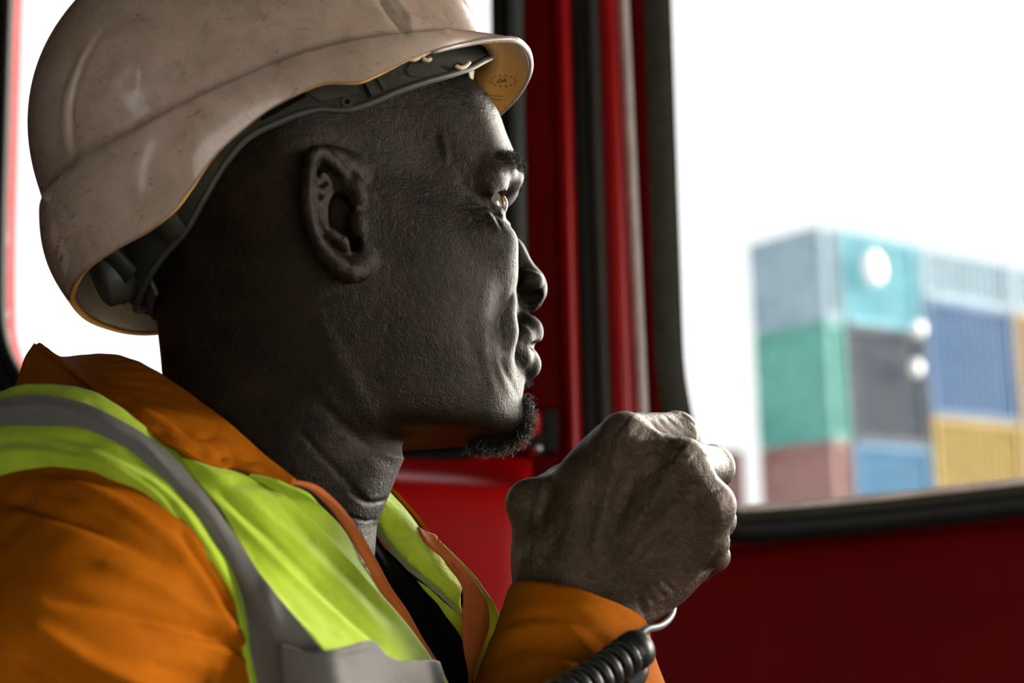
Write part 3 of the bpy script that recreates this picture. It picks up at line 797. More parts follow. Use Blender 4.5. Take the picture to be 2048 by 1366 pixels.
# ------------------------------------------------------------------ cloth made of patches
def patch(name, rows, nu, nv, mat, parent=person, thick=2.0, S=(), wrinkle=0.0, wscale=0.02, seed=0, bulge=0.0, label=None):
    """a cloth sheet through rows of (photo x, photo y, depth mm) points; S = sculpting strokes"""
    R = [catmull(np.array([pv(*p) for p in r]), nu) for r in rows]
    G = np.stack(R)                                               # rows, nu, 3
    if len(rows) > 2:
        G = np.stack([catmull(G[:, i], nv) for i in range(nu)], 1)
    else:
        t = np.linspace(0, 1, nv)[:, None, None]; G = G[0] * (1 - t) + G[1] * t
    du = np.gradient(G, axis=1); dv = np.gradient(G, axis=0); N = np.cross(du, dv); N /= np.linalg.norm(N, axis=2)[..., None] + 1e-9
    V = G.reshape(-1, 3); N = N.reshape(-1, 3)
    flip = (N * V).sum() > 0
    if flip: N = -N
    if bulge:
        t = np.linspace(0, 1, nv); b = np.repeat(np.sin(np.pi * t)[:, None], nu, 1).reshape(-1, 1); V = V + N * bulge * b
    if wrinkle:
        q = np.random.default_rng(seed); w = np.zeros(len(V))
        for _ in range(7):
            k = q.normal(0, 1, 3) * wscale * q.uniform(0.5, 2.0); w += np.sin(V @ k * 6.28 + q.uniform(0, 6.28)) / 3.0
        V = V + N * (wrinkle * w)[:, None]
    if len(S): V = strokes(V, N, S, facing=False)
    faces = grid_faces(nu, nv)
    if flip: faces = [f[::-1] for f in faces]
    W = V2W(V)
    f0 = np.array(faces[0]); nn = np.cross(W[f0[1]] - W[f0[0]], W[f0[2]] - W[f0[0]])
    o = mesh_obj(name, W, faces, mat, parent, label=label)
    m = o.modifiers.new('thickness', 'SOLIDIFY'); m.thickness = thick / 1000.0; m.offset = -1.0 if nn @ (W[f0[0]] - CAM) < 0 else 1.0
    return o

# upper sleeve and shoulder of the orange coverall
LIME_LOW = [(-140, 985, 640), (0, 951, 610), (117, 941, 594), (220, 960, 584), (308, 1001, 578), (378, 1060, 574), (416, 1109, 572), (446, 1153, 571), (472, 1198, 570), (481, 1250, 570), (489, 1300, 570), (505, 1366, 570), (520, 1450, 570)]
sl0 = [(x + 12, y - 22, d + 4) for x, y, d in LIME_LOW]
SLEEVE_FOLDS = [
 ([(0, 995), (60, 1006), (119, 1024), (178, 1044), (238, 1072), (297, 1103), (336, 1126)], 15, -3.4),
 ([(60, 965), (150, 975), (225, 1003), (297, 1050), (357, 1100), (401, 1162), (440, 1227), (478, 1300)], 15, 2.4),
 ([(360, 1060), (388, 1103), (424, 1156), (453, 1206), (474, 1253)], 8, -2.4),
 ([(200, 1130), (312, 1172), (371, 1212), (446, 1250), (490, 1290)], 17, 2.8),
 ([(89, 1190), (208, 1214), (327, 1248), (431, 1281)], 17, -3.2),
 ([(300, 1250), (371, 1278), (446, 1302), (500, 1330)], 13, 2.0), ([(400, 1268), (450, 1285), (490, 1312)], 8, -2.0),
 ([(60, 1255), (120, 1290), (178, 1325), (267, 1366), (350, 1420)], 20, 3.6),
 ([(30, 1310), (100, 1345), (180, 1400)], 22, -3.5), ([(300, 1330), (380, 1350), (470, 1366)], 16, -2.2),
]
patch('upper_sleeve', [sl0,
  [(-170, 1080, 600), (-40, 1040, 575), (90, 1040, 555), (190, 1060, 548), (270, 1100, 545), (335, 1160, 545), (370, 1210, 546), (395, 1260, 546), (415, 1310, 547), (430, 1350, 548), (440, 1390, 549), (455, 1440, 550), (470, 1500, 552)],
  [(-190, 1210, 575), (-80, 1170, 545), (30, 1170, 522), (110, 1190, 515), (180, 1220, 514), (240, 1270, 515), (280, 1310, 517), (310, 1350, 519), (330, 1390, 521), (350, 1430, 523), (370, 1470, 525), (385, 1520, 528), (400, 1570, 530)],
  [(-210, 1350, 560), (-120, 1320, 530), (-40, 1320, 505), (30, 1340, 500), (90, 1370, 500), (140, 1410, 502), (175, 1450, 504), (205, 1490, 506), (230, 1530, 508), (250, 1570, 510), (270, 1610, 512), (290, 1650, 515), (310, 1700, 520)],
  [(-230, 1560, 560), (-160, 1560, 530), (-90, 1570, 515), (-30, 1590, 510), (20, 1620, 512), (60, 1660, 514), (90, 1700, 516), (115, 1730, 518), (135, 1760, 520), (150, 1790, 522), (165, 1820, 524), (180, 1850, 526), (200, 1900, 530)]],
  170, 120, MAT['orange'], S=SLEEVE_FOLDS, wrinkle=0.5, wscale=0.012, seed=3)

# the lime vest: shoulder band beside the arm hole, grey tape, chest panel
STRIPE_LOW = [(-140, 865, 640), (0, 848, 618), (88, 846, 608), (146, 848, 603), (220, 874, 597), (293, 926, 592), (345, 972, 588), (386, 1019, 584), (431, 1085, 580), (464, 1140, 577), (481, 1190, 575), (490, 1240, 574), (499, 1295, 573), (511, 1366, 573), (525, 1450, 573)]
patch('vest_shoulder_panel', [[(x + 14, y - 12, d + 5) for x, y, d in STRIPE_LOW],
  [(-140, 930, 634), (0, 905, 606), (88, 898, 597), (146, 898, 592), (210, 912, 586), (290, 958, 580), (340, 1000, 577), (386, 1052, 573), (428, 1112, 570), (456, 1155, 569), (474, 1195, 568), (484, 1243, 568), (492, 1297, 568), (507, 1366, 568), (522, 1450, 568)],
  [(x - 2, y + 6, d - 3) for x, y, d in [(-140, 985, 640), (0, 951, 610), (80, 943, 600), (130, 941, 594), (190, 952, 587), (275, 984, 580), (325, 1012, 577), (378, 1060, 574), (420, 1112, 572), (450, 1158, 571), (472, 1198, 570), (482, 1246, 570), (489, 1300, 570), (505, 1366, 570), (520, 1450, 570)]]],
  150, 30, MAT['lime'], S=[([(60, 870), (160, 880), (250, 915), (330, 965)], 12, -1.6), ([(0, 905), (100, 910), (200, 930), (290, 970), (340, 1010)], 10, 1.6), ([(250, 940), (320, 985), (375, 1045), (420, 1110)], 7, -1.4), ([(290, 950), (350, 1005), (400, 1070)], 6, 1.0), ([(0, 880), (80, 885), (160, 905)], 9, -1.2)], wrinkle=0.35, seed=5)
patch('reflective_stripe', [
  [(-140, 815, 645), (0, 799, 622), (60, 791, 616), (117, 794, 611), (175, 808, 606), (235, 836, 602), (293, 870, 599), (337, 905, 596), (381, 952, 592), (425, 1005, 586), (475, 1079, 580), (535, 1168, 572), (600, 1245, 566), (645, 1301, 562), (700, 1366, 558), (760, 1450, 555)],
  [(-140, 838, 641), (0, 822, 618), (70, 817, 611), (132, 820, 606), (195, 838, 600), (262, 878, 595), (318, 920, 591), (362, 962, 587), (406, 1010, 582), (445, 1075, 577), (478, 1150, 571), (518, 1205, 567), (552, 1260, 564), (578, 1310, 562), (610, 1366, 560), (645, 1450, 558)],
  [(x, y + 3, d - 2) for x, y, d in [(-140, 865, 640), (0, 848, 618), (88, 846, 608), (146, 848, 603), (220, 874, 597), (293, 926, 592), (345, 972, 588), (386, 1019, 584), (431, 1085, 580), (464, 1140, 577), (481, 1190, 575), (490, 1240, 574), (499, 1295, 573), (505, 1330, 573), (511, 1366, 573), (525, 1450, 573)]]],
  170, 30, MAT['reflect'], S=[([(280, 880), (340, 950), (390, 1010), (440, 1085)], 8, 0.9), ([(520, 1290), (570, 1300), (630, 1285)], 5, -0.8), ([(530, 1160), (545, 1230), (555, 1280)], 14, 1.0), ([(0, 815), (100, 812), (180, 830)], 8, 0.8)], wrinkle=0.25, seed=8)
# lime strip over the shoulder between collar and tape
patch('vest_yoke_panel', [
  [(-140, 795, 668), (0, 782, 640), (40, 771, 632), (95, 768, 626), (150, 773, 622), (200, 789, 618), (255, 825, 614), (310, 870, 610), (370, 915, 606), (420, 960, 602)],
  [(-140, 825, 648), (0, 808, 625), (45, 800, 619), (100, 800, 615), (150, 806, 611), (200, 826, 608), (250, 852, 605), (300, 884, 602), (345, 922, 598), (395, 972, 594)]],
  110, 14, MAT['lime'], wrinkle=0.3, seed=9)
FOLD_LINE = [(425, 930, 608), (500, 950, 607), (567, 989, 608), (600, 1018, 611), (640, 1054, 617), (693, 1112, 627), (730, 1153, 632), (767, 1193, 635), (810, 1245, 638), (850, 1295, 640), (880, 1340, 642), (930, 1420, 645)]
patch('vest_chest_panel', [
  [(360, 915, 603), (381, 945, 597), (400, 968, 592), (425, 999, 588), (475, 1073, 582), (505, 1117, 578), (535, 1162, 574), (565, 1200, 571), (600, 1240, 568), (645, 1296, 564), (700, 1362, 560), (770, 1455, 556)],
  [(385, 920, 600), (420, 940, 597), (460, 975, 594), (500, 1020, 592), (545, 1082, 591), (580, 1130, 591), (615, 1172, 598), (650, 1212, 597), (690, 1255, 596), (730, 1300, 595), (775, 1350, 594), (840, 1440, 592)],
  FOLD_LINE], 130, 60, MAT['lime'],
  S=[([(410, 985), (470, 1040), (530, 1100), (590, 1160), (660, 1225), (740, 1290)], 9, 1.7), ([(440, 985), (500, 1040), (560, 1095), (620, 1155), (690, 1225), (760, 1290)], 7, -1.6), ([(470, 975), (540, 1040), (610, 1100), (690, 1180), (770, 1265)], 12, 1.3), ([(430, 1030), (500, 1110), (560, 1180), (630, 1260)], 12, -1.4), ([(560, 1010), (620, 1070), (700, 1150), (790, 1250)], 10, -1.0), ([(400, 990), (440, 1040), (500, 1120)], 8, 1.2), ([(460, 960), (520, 965), (560, 985)], 12, -2.0)],
  wrinkle=0.3, seed=12)
patch('vest_front_facing', [[(x - 4, y + 2, d + 2) for x, y, d in FOLD_LINE[1:]],
  [(555, 968, 608), (605, 988, 612), (645, 1015, 622), (681, 1053, 635), (710, 1096, 646), (733, 1137, 655), (762, 1184, 662), (796, 1231, 662), (828, 1282, 661), (860, 1330, 660), (900, 1405, 660)]],
  110, 20, MAT['lime'], wrinkle=0.3, seed=14)
# waist tape below the chest panel
patch('waist_stripe', [
  [(560, 1290, 556), (610, 1302, 552), (660, 1300, 552), (705, 1290, 562), (747, 1282, 575), (768, 1304, 580), (795, 1320, 590), (830, 1321, 604), (868, 1320, 630), (880, 1323, 648)],
  [(565, 1350, 555), (620, 1352, 549), (670, 1350, 550), (715, 1345, 560), (757, 1340, 573), (785, 1350, 579), (815, 1360, 589), (845, 1362, 603), (880, 1362, 630), (897, 1366, 648)],
  [(580, 1450, 554), (650, 1450, 546), (700, 1450, 547), (745, 1450, 557), (787, 1450, 571), (815, 1450, 577), (845, 1450, 587), (875, 1450, 603), (915, 1450, 630), (935, 1450, 648)]],
  110, 30, MAT['reflect'], thick=2.5, S=[([(650, 1322), (700, 1312), (750, 1304)], 4, -0.7), ([(770, 1310), (800, 1360)], 5, -1.0)], wrinkle=0.3, seed=15)
# zip edge
ZIP = [(585, 962, 618), (627, 971, 622), (667, 1001, 632), (701, 1041, 645), (730, 1086, 655), (753, 1127, 659), (779, 1175, 660), (812, 1223, 660), (841, 1275, 659), (871, 1323, 658), (896, 1370, 658), (935, 1450, 657)]
patch('zip_tape', [[(x - 13 - 7 * min(1, i / 3) + (i > 6) * (i - 6) * 3.5, y + 6, d - 3) for i, (x, y, d) in enumerate(ZIP)], [(x, y, d - 1) for x, y, d in ZIP]], 120, 8, MAT['orange_rib'], thick=1.6, bulge=0.6)
zc = catmull(np.array([pv(*p) for p in ZIP]), 130)
tv = []
for i in range(2, 129):
    t = zc[min(i + 1, 129)] - zc[i - 1]; t /= np.linalg.norm(t); n = np.array([0.4, -0.85, 0.3]); n -= t * (n @ t); n /= np.linalg.norm(n); b = np.cross(t, n)
    tv.append(box_vf(V2W(zc[i] + b * 0.6), (0.0011, 0.0022, 0.0016), VM @ np.stack([t, b, n], 1)))
_v, _f = merge(tv); mesh_obj('zip_teeth', _v, _f, MAT['orange_rib'], person, kind='stuff', smooth=False)

# collar: the fold against the neck, the fall over the vest
patch('collar', [
  [(98, 742, 742), (140, 726, 738), (185, 717, 718), (250, 722, 692), (310, 748, 668), (380, 796, 648), (450, 852, 636), (510, 902, 632), (555, 940, 630), (588, 968, 622)],
  [(85, 716, 735), (118, 724, 712), (170, 748, 682), (240, 785, 650), (315, 835, 626), (385, 880, 617), (450, 915, 618), (505, 935, 625), (545, 955, 622), (586, 972, 618)],
  [(70, 690, 730), (100, 716, 700), (150, 752, 668), (215, 806, 634), (300, 870, 610), (375, 920, 601), (432, 946, 604), (465, 940, 612), (522, 962, 612), (584, 979, 614)]],
  130, 40, MAT['orange'], thick=2.5,
  S=[([(330, 880), (365, 900), (400, 905), (430, 930)], 9, 1.8), ([(350, 870), (395, 885), (430, 880)], 8, -1.3), ([(430, 930), (455, 915), (470, 930)], 8, -1.4), ([(270, 820), (330, 862), (380, 895)], 8, 1.2), ([(225, 800), (262, 835), (300, 862)], 7, -1.0), ([(490, 945), (520, 945), (560, 960)], 7, 0.9)], wrinkle=0.35, seed=21)
patch('collar_back', [
  [(68, 686, 734), (52, 712, 726), (40, 742, 720), (28, 775, 716), (10, 830, 712)],
  [(106, 706, 708), (94, 740, 694), (86, 768, 686), (80, 800, 682), (70, 850, 680)],
  [(160, 742, 680), (150, 772, 664), (142, 790, 658), (138, 812, 654), (130, 850, 652)],
  [(250, 810, 646), (236, 830, 634), (228, 840, 631), (224, 852, 629), (220, 870, 628)]], 50, 60, MAT['orange'], wrinkle=0.3, seed=22)

# T-shirt in the open front
patch('undershirt', [
  [(640, 990, 700), (680, 1040, 698), (710, 1085, 697), (740, 1140, 697), (790, 1230, 697), (840, 1320, 697), (890, 1450, 697)],
  [(700, 1035, 697), (732, 1078, 697), (764, 1120, 698), (800, 1180, 699), (845, 1260, 700), (890, 1340, 700), (930, 1450, 700)],
  [(742, 1040, 738), (756, 1075, 735), (788, 1114, 730), (838, 1165, 720), (890, 1228, 712), (930, 1292, 706), (960, 1450, 704)]],
  60, 40, MAT['black_cloth'], wrinkle=0.5, seed=24)
# the far lapel: rolled lime lining, rust tape edge, a second fold below
patch('lapel_lining', [
  [(764, 962, 752), (782, 985, 750), (806, 1011, 747), (830, 1042, 743), (850, 1072, 738), (875, 1100, 733), (903, 1134, 727), (928, 1165, 722)],
  [(757, 985, 738), (772, 1012, 735), (797, 1045, 731), (826, 1082, 726), (850, 1112, 722), (873, 1138, 718), (897, 1165, 714), (921, 1190, 710)],
  [(748, 1010, 734), (758, 1040, 731), (785, 1080, 727), (815, 1117, 722), (842, 1143, 718), (868, 1166, 715), (893, 1190, 712), (916, 1212, 709)],
  [(738, 1040, 742), (752, 1070, 740), (780, 1105, 737), (810, 1136, 733), (838, 1158, 730), (862, 1178, 727), (890, 1203, 724), (922, 1232, 720)]],
  110, 44, MAT['lime_fleece'], thick=2, S=[([(800, 1020), (840, 1070), (890, 1130)], 8, 0.6)], wrinkle=0.25, seed=31)
patch('lapel_tape', [
  [(836, 1052, 738), (862, 1068, 735), (897, 1100, 727), (934, 1141, 718), (960, 1176, 712), (975, 1206, 708), (979, 1253, 704), (967, 1290, 701), (949, 1341, 700), (938, 1400, 700)],
  [(845, 1066, 731), (870, 1090, 728), (900, 1125, 720), (928, 1162, 712), (944, 1190, 707), (950, 1218, 704), (951, 1258, 701), (948, 1300, 699), (943, 1345, 699), (938, 1400, 699)],
  [(852, 1078, 728), (876, 1102, 725), (897, 1127, 719), (920, 1162, 712), (926, 1193, 707), (924, 1228, 704), (924, 1268, 701), (928, 1305, 699), (936, 1345, 699), (937, 1400, 699)]],
  130, 24, MAT['orange_rib'], thick=1.8, S=[([(905, 1122), (930, 1160), (946, 1200)], 4, 0.5), ([(958, 1180), (968, 1215), (966, 1262)], 3, 0.5), ([(935, 1200), (938, 1250), (940, 1300)], 3, -0.4)], wrinkle=0.2, seed=33)
patch('lapel_edge_flap', [[(836, 1058, 742), (856, 1064, 740), (872, 1070, 738), (878, 1082, 736)], [(842, 1072, 740), (858, 1078, 738), (870, 1084, 736), (876, 1096, 735)]], 20, 8, MAT['orange_rib'], bulge=2)
patch('lapel_under_fold', [
  [(828, 1158, 728), (858, 1176, 726), (885, 1202, 723), (910, 1222, 721), (930, 1240, 719), (945, 1262, 718)],
  [(832, 1166, 726), (858, 1196, 724), (884, 1232, 721), (906, 1270, 719), (926, 1310, 717), (945, 1370, 716)]], 50, 24, MAT['lime_fleece'], wrinkle=0.3, seed=35)
patch('vest_side_panel', [
  [(885, 1085, 748), (925, 1125, 742), (960, 1165, 736), (985, 1202, 731), (998, 1228, 728), (1005, 1270, 726), (1010, 1400, 724)],
  [(880, 1105, 740), (915, 1150, 733), (945, 1195, 726), (960, 1240, 722), (960, 1290, 719), (950, 1340, 718), (940, 1420, 717)]], 60, 20, MAT['lime'], wrinkle=0.3, seed=37)

patch('vest_shoulder', [
  [(770, 975, 756), (790, 990, 754), (820, 1022, 751), (850, 1062, 747), (890, 1108, 742), (930, 1152, 736), (970, 1200, 732), (1000, 1262, 728)],
  [(772, 1010, 800), (792, 1025, 800), (815, 1050, 800), (840, 1085, 798), (870, 1125, 796), (900, 1170, 792), (930, 1225, 788), (960, 1300, 780)],
  [(775, 1060, 850), (792, 1072, 852), (812, 1095, 852), (832, 1125, 850), (855, 1165, 848), (880, 1215, 842), (905, 1275, 836), (935, 1360, 826)],
  [(775, 1140, 885), (792, 1150, 888), (810, 1170, 890), (828, 1200, 888), (846, 1240, 884), (866, 1290, 878), (890, 1350, 870), (915, 1440, 860)]], 60, 40, MAT['orange'], wrinkle=0.4, seed=41)

# forearm sleeve: rings about the arm, open at the cuff
def sleeve():
    rings = [  # centre x, y, depth; half width vector (px); near half depth (mm) and lift (px)
        (1158, 1216, 690, (134, 40), 40, 62), (1157, 1222, 690, (136, 42), 41, 62), (1153, 1258, 687, (146, 38), 44, 54), (1150, 1300, 683, (160, 30), 47, 46),
        (1147, 1350, 678, (180, 24), 50, 40), (1143, 1420, 670, (200, 18), 54, 34), (1138, 1520, 660, (216, 12), 58, 28), (1125, 1700, 640, (230, 8), 62, 22), (1110, 1950, 620, (240, 6), 66, 18)]
    nu = 96; out = []
    for x, y, d, w, nd, lift in rings:
        c = pv(x, y, d); wx = pv(x + w[0], y + w[1], d) - c; nr = np.array([0, -nd, lift * d / FPX])
        a = np.linspace(0, 2 * np.pi, nu, endpoint=False)
        out.append(c + np.outer(np.cos(a), wx) + np.outer(np.sin(a), nr))
    G = np.stack(out); G = np.stack([catmull(G[:, i], 80) for i in range(nu)], 1)
    c = G.mean(1, keepdims=True); N = G - c; N /= np.linalg.norm(N, axis=2)[..., None]
    V = G.reshape(-1, 3); N = N.reshape(-1, 3)
    S = [([(1045, 1182), (1090, 1172), (1150, 1178), (1210, 1210), (1262, 1256)], 4, -0.7), ([(1035, 1222), (1090, 1215), (1150, 1222), (1200, 1240)], 10, 1.0), ([(990, 1290), (1040, 1262), (1110, 1256), (1180, 1290)], 10, 2.4), ([(985, 1330), (1050, 1295), (1120, 1300), (1200, 1345)], 11, -2.0), ([(1010, 1250), (1060, 1238), (1120, 1236)], 6, -1.0),
         ([(1200, 1260), (1240, 1300), (1270, 1340)], 9, 1.2), ([(1040, 1340), (1090, 1325), (1150, 1345)], 9, 1.5)]
    V = strokes(V, N, S)
    W = V2W(V); F = grid_faces(nu, 80, closed_u=True)
    o = mesh_obj('forearm_sleeve', W, F, MAT['orange'], person)
    m = o.modifiers.new('thickness', 'SOLIDIFY'); m.thickness = 0.0022; m.offset = 0
    return o
sleeve()

# the rest of the coverall, closed behind and below the patches
def build_coverall():
    S = Sculpt()
    nb = head2V((-70, 0, -190)); dn = np.array([0.02, -0.17, -0.98])
    rt = np.array([-0.60, -0.76, 0.10]); lf = np.array([0.40, 0.86, -0.34])
    sh = nb + rt * 140 + dn * 60; sl = nb + lf * 140 + dn * 50
    S.cap(nb + dn * 40, sh, 40, 50, 40); S.cap(nb + dn * 40, sl, 40, 46, 40)
    S.cap(nb + dn * 90, nb + dn * 420, 84, 100, 60)
    S.cap(nb + rt * 60 + dn * 110, nb + rt * 60 + dn * 420, 68, 80, 50); S.cap(nb + lf * 60 + dn * 120, nb + lf * 60 + dn * 420, 62, 80, 50)
    el = pv(1050, 2300, 600)
    S.cap(sh, el, 46, 46, 30)
    la = sl + dn * 240 + np.array([60, 10, 0]); S.cap(sl, la, 48, 46, 30)
    lo = np.min([nb, sh, sl, el, la], axis=0) - 140; hi = np.max([nb, sh, sl, el, la], axis=0) + 140; lo[2] = nb[2] - 500
    V, Q = S.mesh(lo, hi, 5.0, 3)
    n = vnormals(V, Q)
    if (n * (V - V.mean(0))).sum() < 0: Q = Q[:, ::-1].copy()
    return V, Q
_v, _q = build_coverall()
fast_mesh('coverall', V2W(_v), _q, MAT['orange'], person)

# ------------------------------------------------------------------ hard hat
from mathutils.bvhtree import BVHTree
KF = frame(22, 17, 20); KM = HM + np.array([0, 0, 42.0])
def hat2V(P): return KM + np.asarray(P, float) @ KF
hat = empty('hard_hat', V2W(KM), 'scuffed off-white hard hat with short peak, tilted back on the man\'s head', 'hard hat')

def plan(phi, Lb, Lf, W, n=2.3):
    c, s = np.cos(phi), np.sin(phi); L = np.where(c > 0, Lf, Lb)
    return ((np.abs(c) / L) ** n + (np.abs(s) / W) ** n) ** (-1 / n)
def tabulate(tab, phi):
    """value at |phi| from (degree, value) pairs, smooth and mirrored"""
    T = np.array(sorted(tab), float); x = np.degrees(np.abs((phi + np.pi) % (2 * np.pi) - np.pi))
    xx = np.concatenate([-T[::-1, 0][:-1] if T[0, 0] == 0 else -T[::-1, 0], T[:, 0], 360 - T[::-1, 0][1:]]); yy = np.concatenate([T[::-1, 1][:-1] if T[0, 0] == 0 else T[::-1, 1], T[:, 1], T[::-1, 1][1:]])
    g = np.gradient(yy, xx); i = np.clip(np.searchsorted(xx, x, 'right') - 1, 0, len(xx) - 2); h = xx[i + 1] - xx[i]; t = (x - xx[i]) / h
    return (2*t**3 - 3*t**2 + 1) * yy[i] + (t**3 - 2*t**2 + t) * h * g[i] + (-2*t**3 + 3*t**2) * yy[i+1] + (t**3 - t**2) * h * g[i+1]
EDGE_Z = [(180, -11), (169, -11), (158, -13), (147, -14.5), (141, -12), (136, -6.5), (130, 1.2), (123, 6.8), (114, 11.8), (107, 13.6), (101, 14.0), (92, 9.6), (86, 11), (79, 13.7), (68, 17), (57, 19.5), (42, 20), (22, 20), (0, 20)]
EDGE_R = [(180, 135), (169, 134), (158, 131), (147, 126.5), (136, 120), (123, 112), (107, 107), (92, 106), (79, 106.5), (68, 108), (57, 110.5), (49, 116), (42, 121.5), (33, 123.5), (22, 125), (10, 127), (0, 128)]
EDGE_Z_FAR = [(180, -11), (169, -10.5), (160, -14), (151, -17), (144, -20), (138, -22), (131, -22.5), (124, -19), (114, -5), (105, 6), (95, 10), (79, 13.7), (68, 17), (57, 19.5), (42, 20), (22, 20), (0, 20)]     # worn and bent lower on the far side
GUT_Z = [(180, 39), (163, 35), (147, 31), (126, 30.5), (102, 32), (92, 32), (72, 28.5), (50, 27), (0, 27)]
NPHI, NDOME, NSK = 480, 110, 26
def hat_surface():
    ph = np.linspace(0, 2 * np.pi, NPHI, endpoint=False)
    rg = plan(ph, 127, 106, 101); zg = tabulate(GUT_Z, ph); re = tabulate(EDGE_R, ph); ze = np.where(np.sin(ph) >= 0, tabulate(EDGE_Z, ph), tabulate(EDGE_Z_FAR, ph))
    H = 140.0; n = 2.35; rows = []
    for s in np.linspace(0.02, 1, NDOME):
        t = s * np.pi / 2; x = math.sin(t) ** (2 / n); y = math.cos(t) ** (2 / n)
        rows.append(np.stack([rg * x * np.cos(ph), rg * x * np.sin(ph), zg + (H - zg) * y], 1))
    for k in range(1, NSK + 1):
        u = k / NSK; step = 3.4 * min(1, k / 2.0)
        r = rg + step * (1 - u) + (re - rg) * (u ** 0.8); z = zg + (ze - zg) * u - 0.5 * min(1, k / 2.0) * (1 - u)
        bul = 2.0 * math.sin(math.pi * u); back = np.clip(-np.cos(ph), 0, 1) ** 2
        r = r + bul * (0.4 + 1.6 * back)
        rows.append(np.stack([r * np.cos(ph), r * np.sin(ph), z], 1))
    return np.stack(rows), ph
G_hat, PH = hat_surface()
nr = len(G_hat)
HV = hat2V(G_hat.reshape(-1, 3))
F_hat = grid_faces(NPHI, nr, closed_u=True)
HN = vnormals(HV, np.array(F_hat))
if (HN * (HV - HV.mean(0))).sum() < 0: HN = -HN; flipF = True
else: flipF = False
HAT_STROKES = [
 ([(208, 55), (168, 125), (148, 190), (143, 245), (150, 308)], 3.6, -1.0), ([(192, 70), (154, 140), (134, 200), (130, 255), (137, 315)], 9, 0.9),
 ([(150, 322), (185, 298), (228, 268)], 4, 1.5), ([(146, 338), (190, 312), (238, 284)], 3.5, -0.9), ([(228, 262), (240, 276)], 4, 1.6),
 ([(756, -12), (786, 34), (814, 66)], 8, -1.9), ([(782, -20), (812, 24), (840, 58)], 5, 0.9), ([(812, 30), (850, 44), (900, 63)], 4, 1.2), ([(814, 32), (820, 48), (824, 64)], 3, 0.9),
 ([(235, 150), (270, 190), (330, 160)], 34, -0.7), ([(88, 384), (94, 396), (100, 404)], 5, 1.8), ([(600, 95), (612, 106)], 3, 0.7), ([(470, 142), (474, 156)], 2.5, 0.6),
]
HV = strokes(HV, HN, HAT_STROKES)
HN = vnormals(HV, np.array(F_hat)) * (-1 if flipF else 1)
HI = HV - HN * 2.8
nv_ = len(HV)
_verts = V2W(np.concatenate([HV, HI]))
_f = [f[::-1] if flipF else f for f in F_hat]
_fi = [tuple(i + nv_ for i in f[::-1]) for f in _f]
_rim = []
for i in range(NPHI):
    a = (nr - 1) * NPHI + i; b = (nr - 1) * NPHI + (i + 1) % NPHI
    _rim.append((a, b, b + nv_, a + nv_) if flipF else (a, a + nv_, b + nv_, b))
_cap = [tuple(range(NPHI)), tuple(range(nv_, nv_ + NPHI))[::-1]]
MAT['helmet_cream'] = plain('aged_cream_plastic', (0.50, 0.41, 0.26), 0.5, 0.25, 60)
shell = mesh_obj('shell', _verts, _f + _fi + _rim + _cap, MAT['helmet'], hat)
shell.data.materials.append(MAT['helmet_in']); shell.data.materials.append(MAT['helmet_cream'])
def _front(fi): return abs((PH[fi % NPHI] + np.pi) % (2 * np.pi) - np.pi) < math.radians(72)
mi_ = np.zeros(len(shell.data.polygons), np.int32)
mi_[len(_f):len(_f) + len(_fi)] = [(1 if _front(i) else 2) for i in range(len(_fi))]
mi_[len(_f) + len(_fi):len(_f) + len(_fi) + NPHI] = [(0 if _front(i) else 1) for i in range(NPHI)]
mi_[-1] = 2
shell.data.polygons.foreach_set('material_index', mi_)
# rounded bead round the peak
bead = hat2V(np.stack([tabulate(EDGE_R, p) * np.cos(p) if False else np.array([tabulate(EDGE_R, np.array([p]))[0] * math.cos(p), tabulate(EDGE_R, np.array([p]))[0] * math.sin(p), tabulate(EDGE_Z, np.array([p]))[0] - 0.8]) for p in np.linspace(math.radians(-70), math.radians(70), 90)]))
_v, _q = tube(V2W(bead), 0.0021 * np.sin(np.linspace(0.15, np.pi - 0.15, 90)) ** 0.5, 10); mesh_obj('peak_bead', _v, _q, MAT['helmet'], hat)

def bvh_of(V, F): return BVHTree.FromPolygons([Vector(v) for v in V], [list(map(int, f)) for f in F])
def hit(bvh, x, y, lift=0.3):
    """the point of a built surface seen at photo position x, y, lifted off it by lift mm"""
    d = np.array([(x - 1024) / FPX, 1.0, (683 - y) / FPX]); d /= np.linalg.norm(d)
    loc, nor, idx, dist = bvh.ray_cast(Vector((0, 0, 0)), Vector(d))
    if loc is None: return None
    n = np.array(nor); n = -n if n @ d > 0 else n
    return np.array(loc) + n * lift
HAT_BVH = bvh_of(np.concatenate([HV, HI]), _f + _fi + _rim)

def text_polys(body, size=1.0):
    cu = bpy.data.curves.new('t', 'FONT'); cu.body = body; cu.size = size; cu.align_x = 'LEFT'; cu.offset = 0.018
    o = bpy.data.objects.new('t', cu); COL.objects.link(o)
    dg = bpy.context.evaluated_depsgraph_get(); me = bpy.data.meshes.new_from_object(o.evaluated_get(dg))
    v = np.array([p.co[:2] for p in me.vertices]); f = [tuple(p.vertices) for p in me.polygons]
    bpy.data.objects.remove(o); bpy.data.curves.remove(cu); bpy.data.meshes.remove(me)
    return v, f
def decal(name, v2, faces, bvh, mat, parent, lift=0.3):
    P = [hit(bvh, x, y, lift) for x, y in v2]
    ok = [p is not None for p in P]
    P = [p if p is not None else np.zeros(3) for p in P]
    faces = [f for f in faces if all(ok[i] for i in f)]
    return mesh_obj(name, V2W(np.array(P)), faces, mat, parent, smooth=False)
def grid2(corners, n=8, m=8):
    a, b, c, d = [np.array(p, float) for p in corners]
    v = [(a * (1 - u) + b * u) * (1 - w) + (d * (1 - u) + c * u) * w for w in np.linspace(0, 1, m) for u in np.linspace(0, 1, n)]
    return np.array(v), grid_faces(n, m)
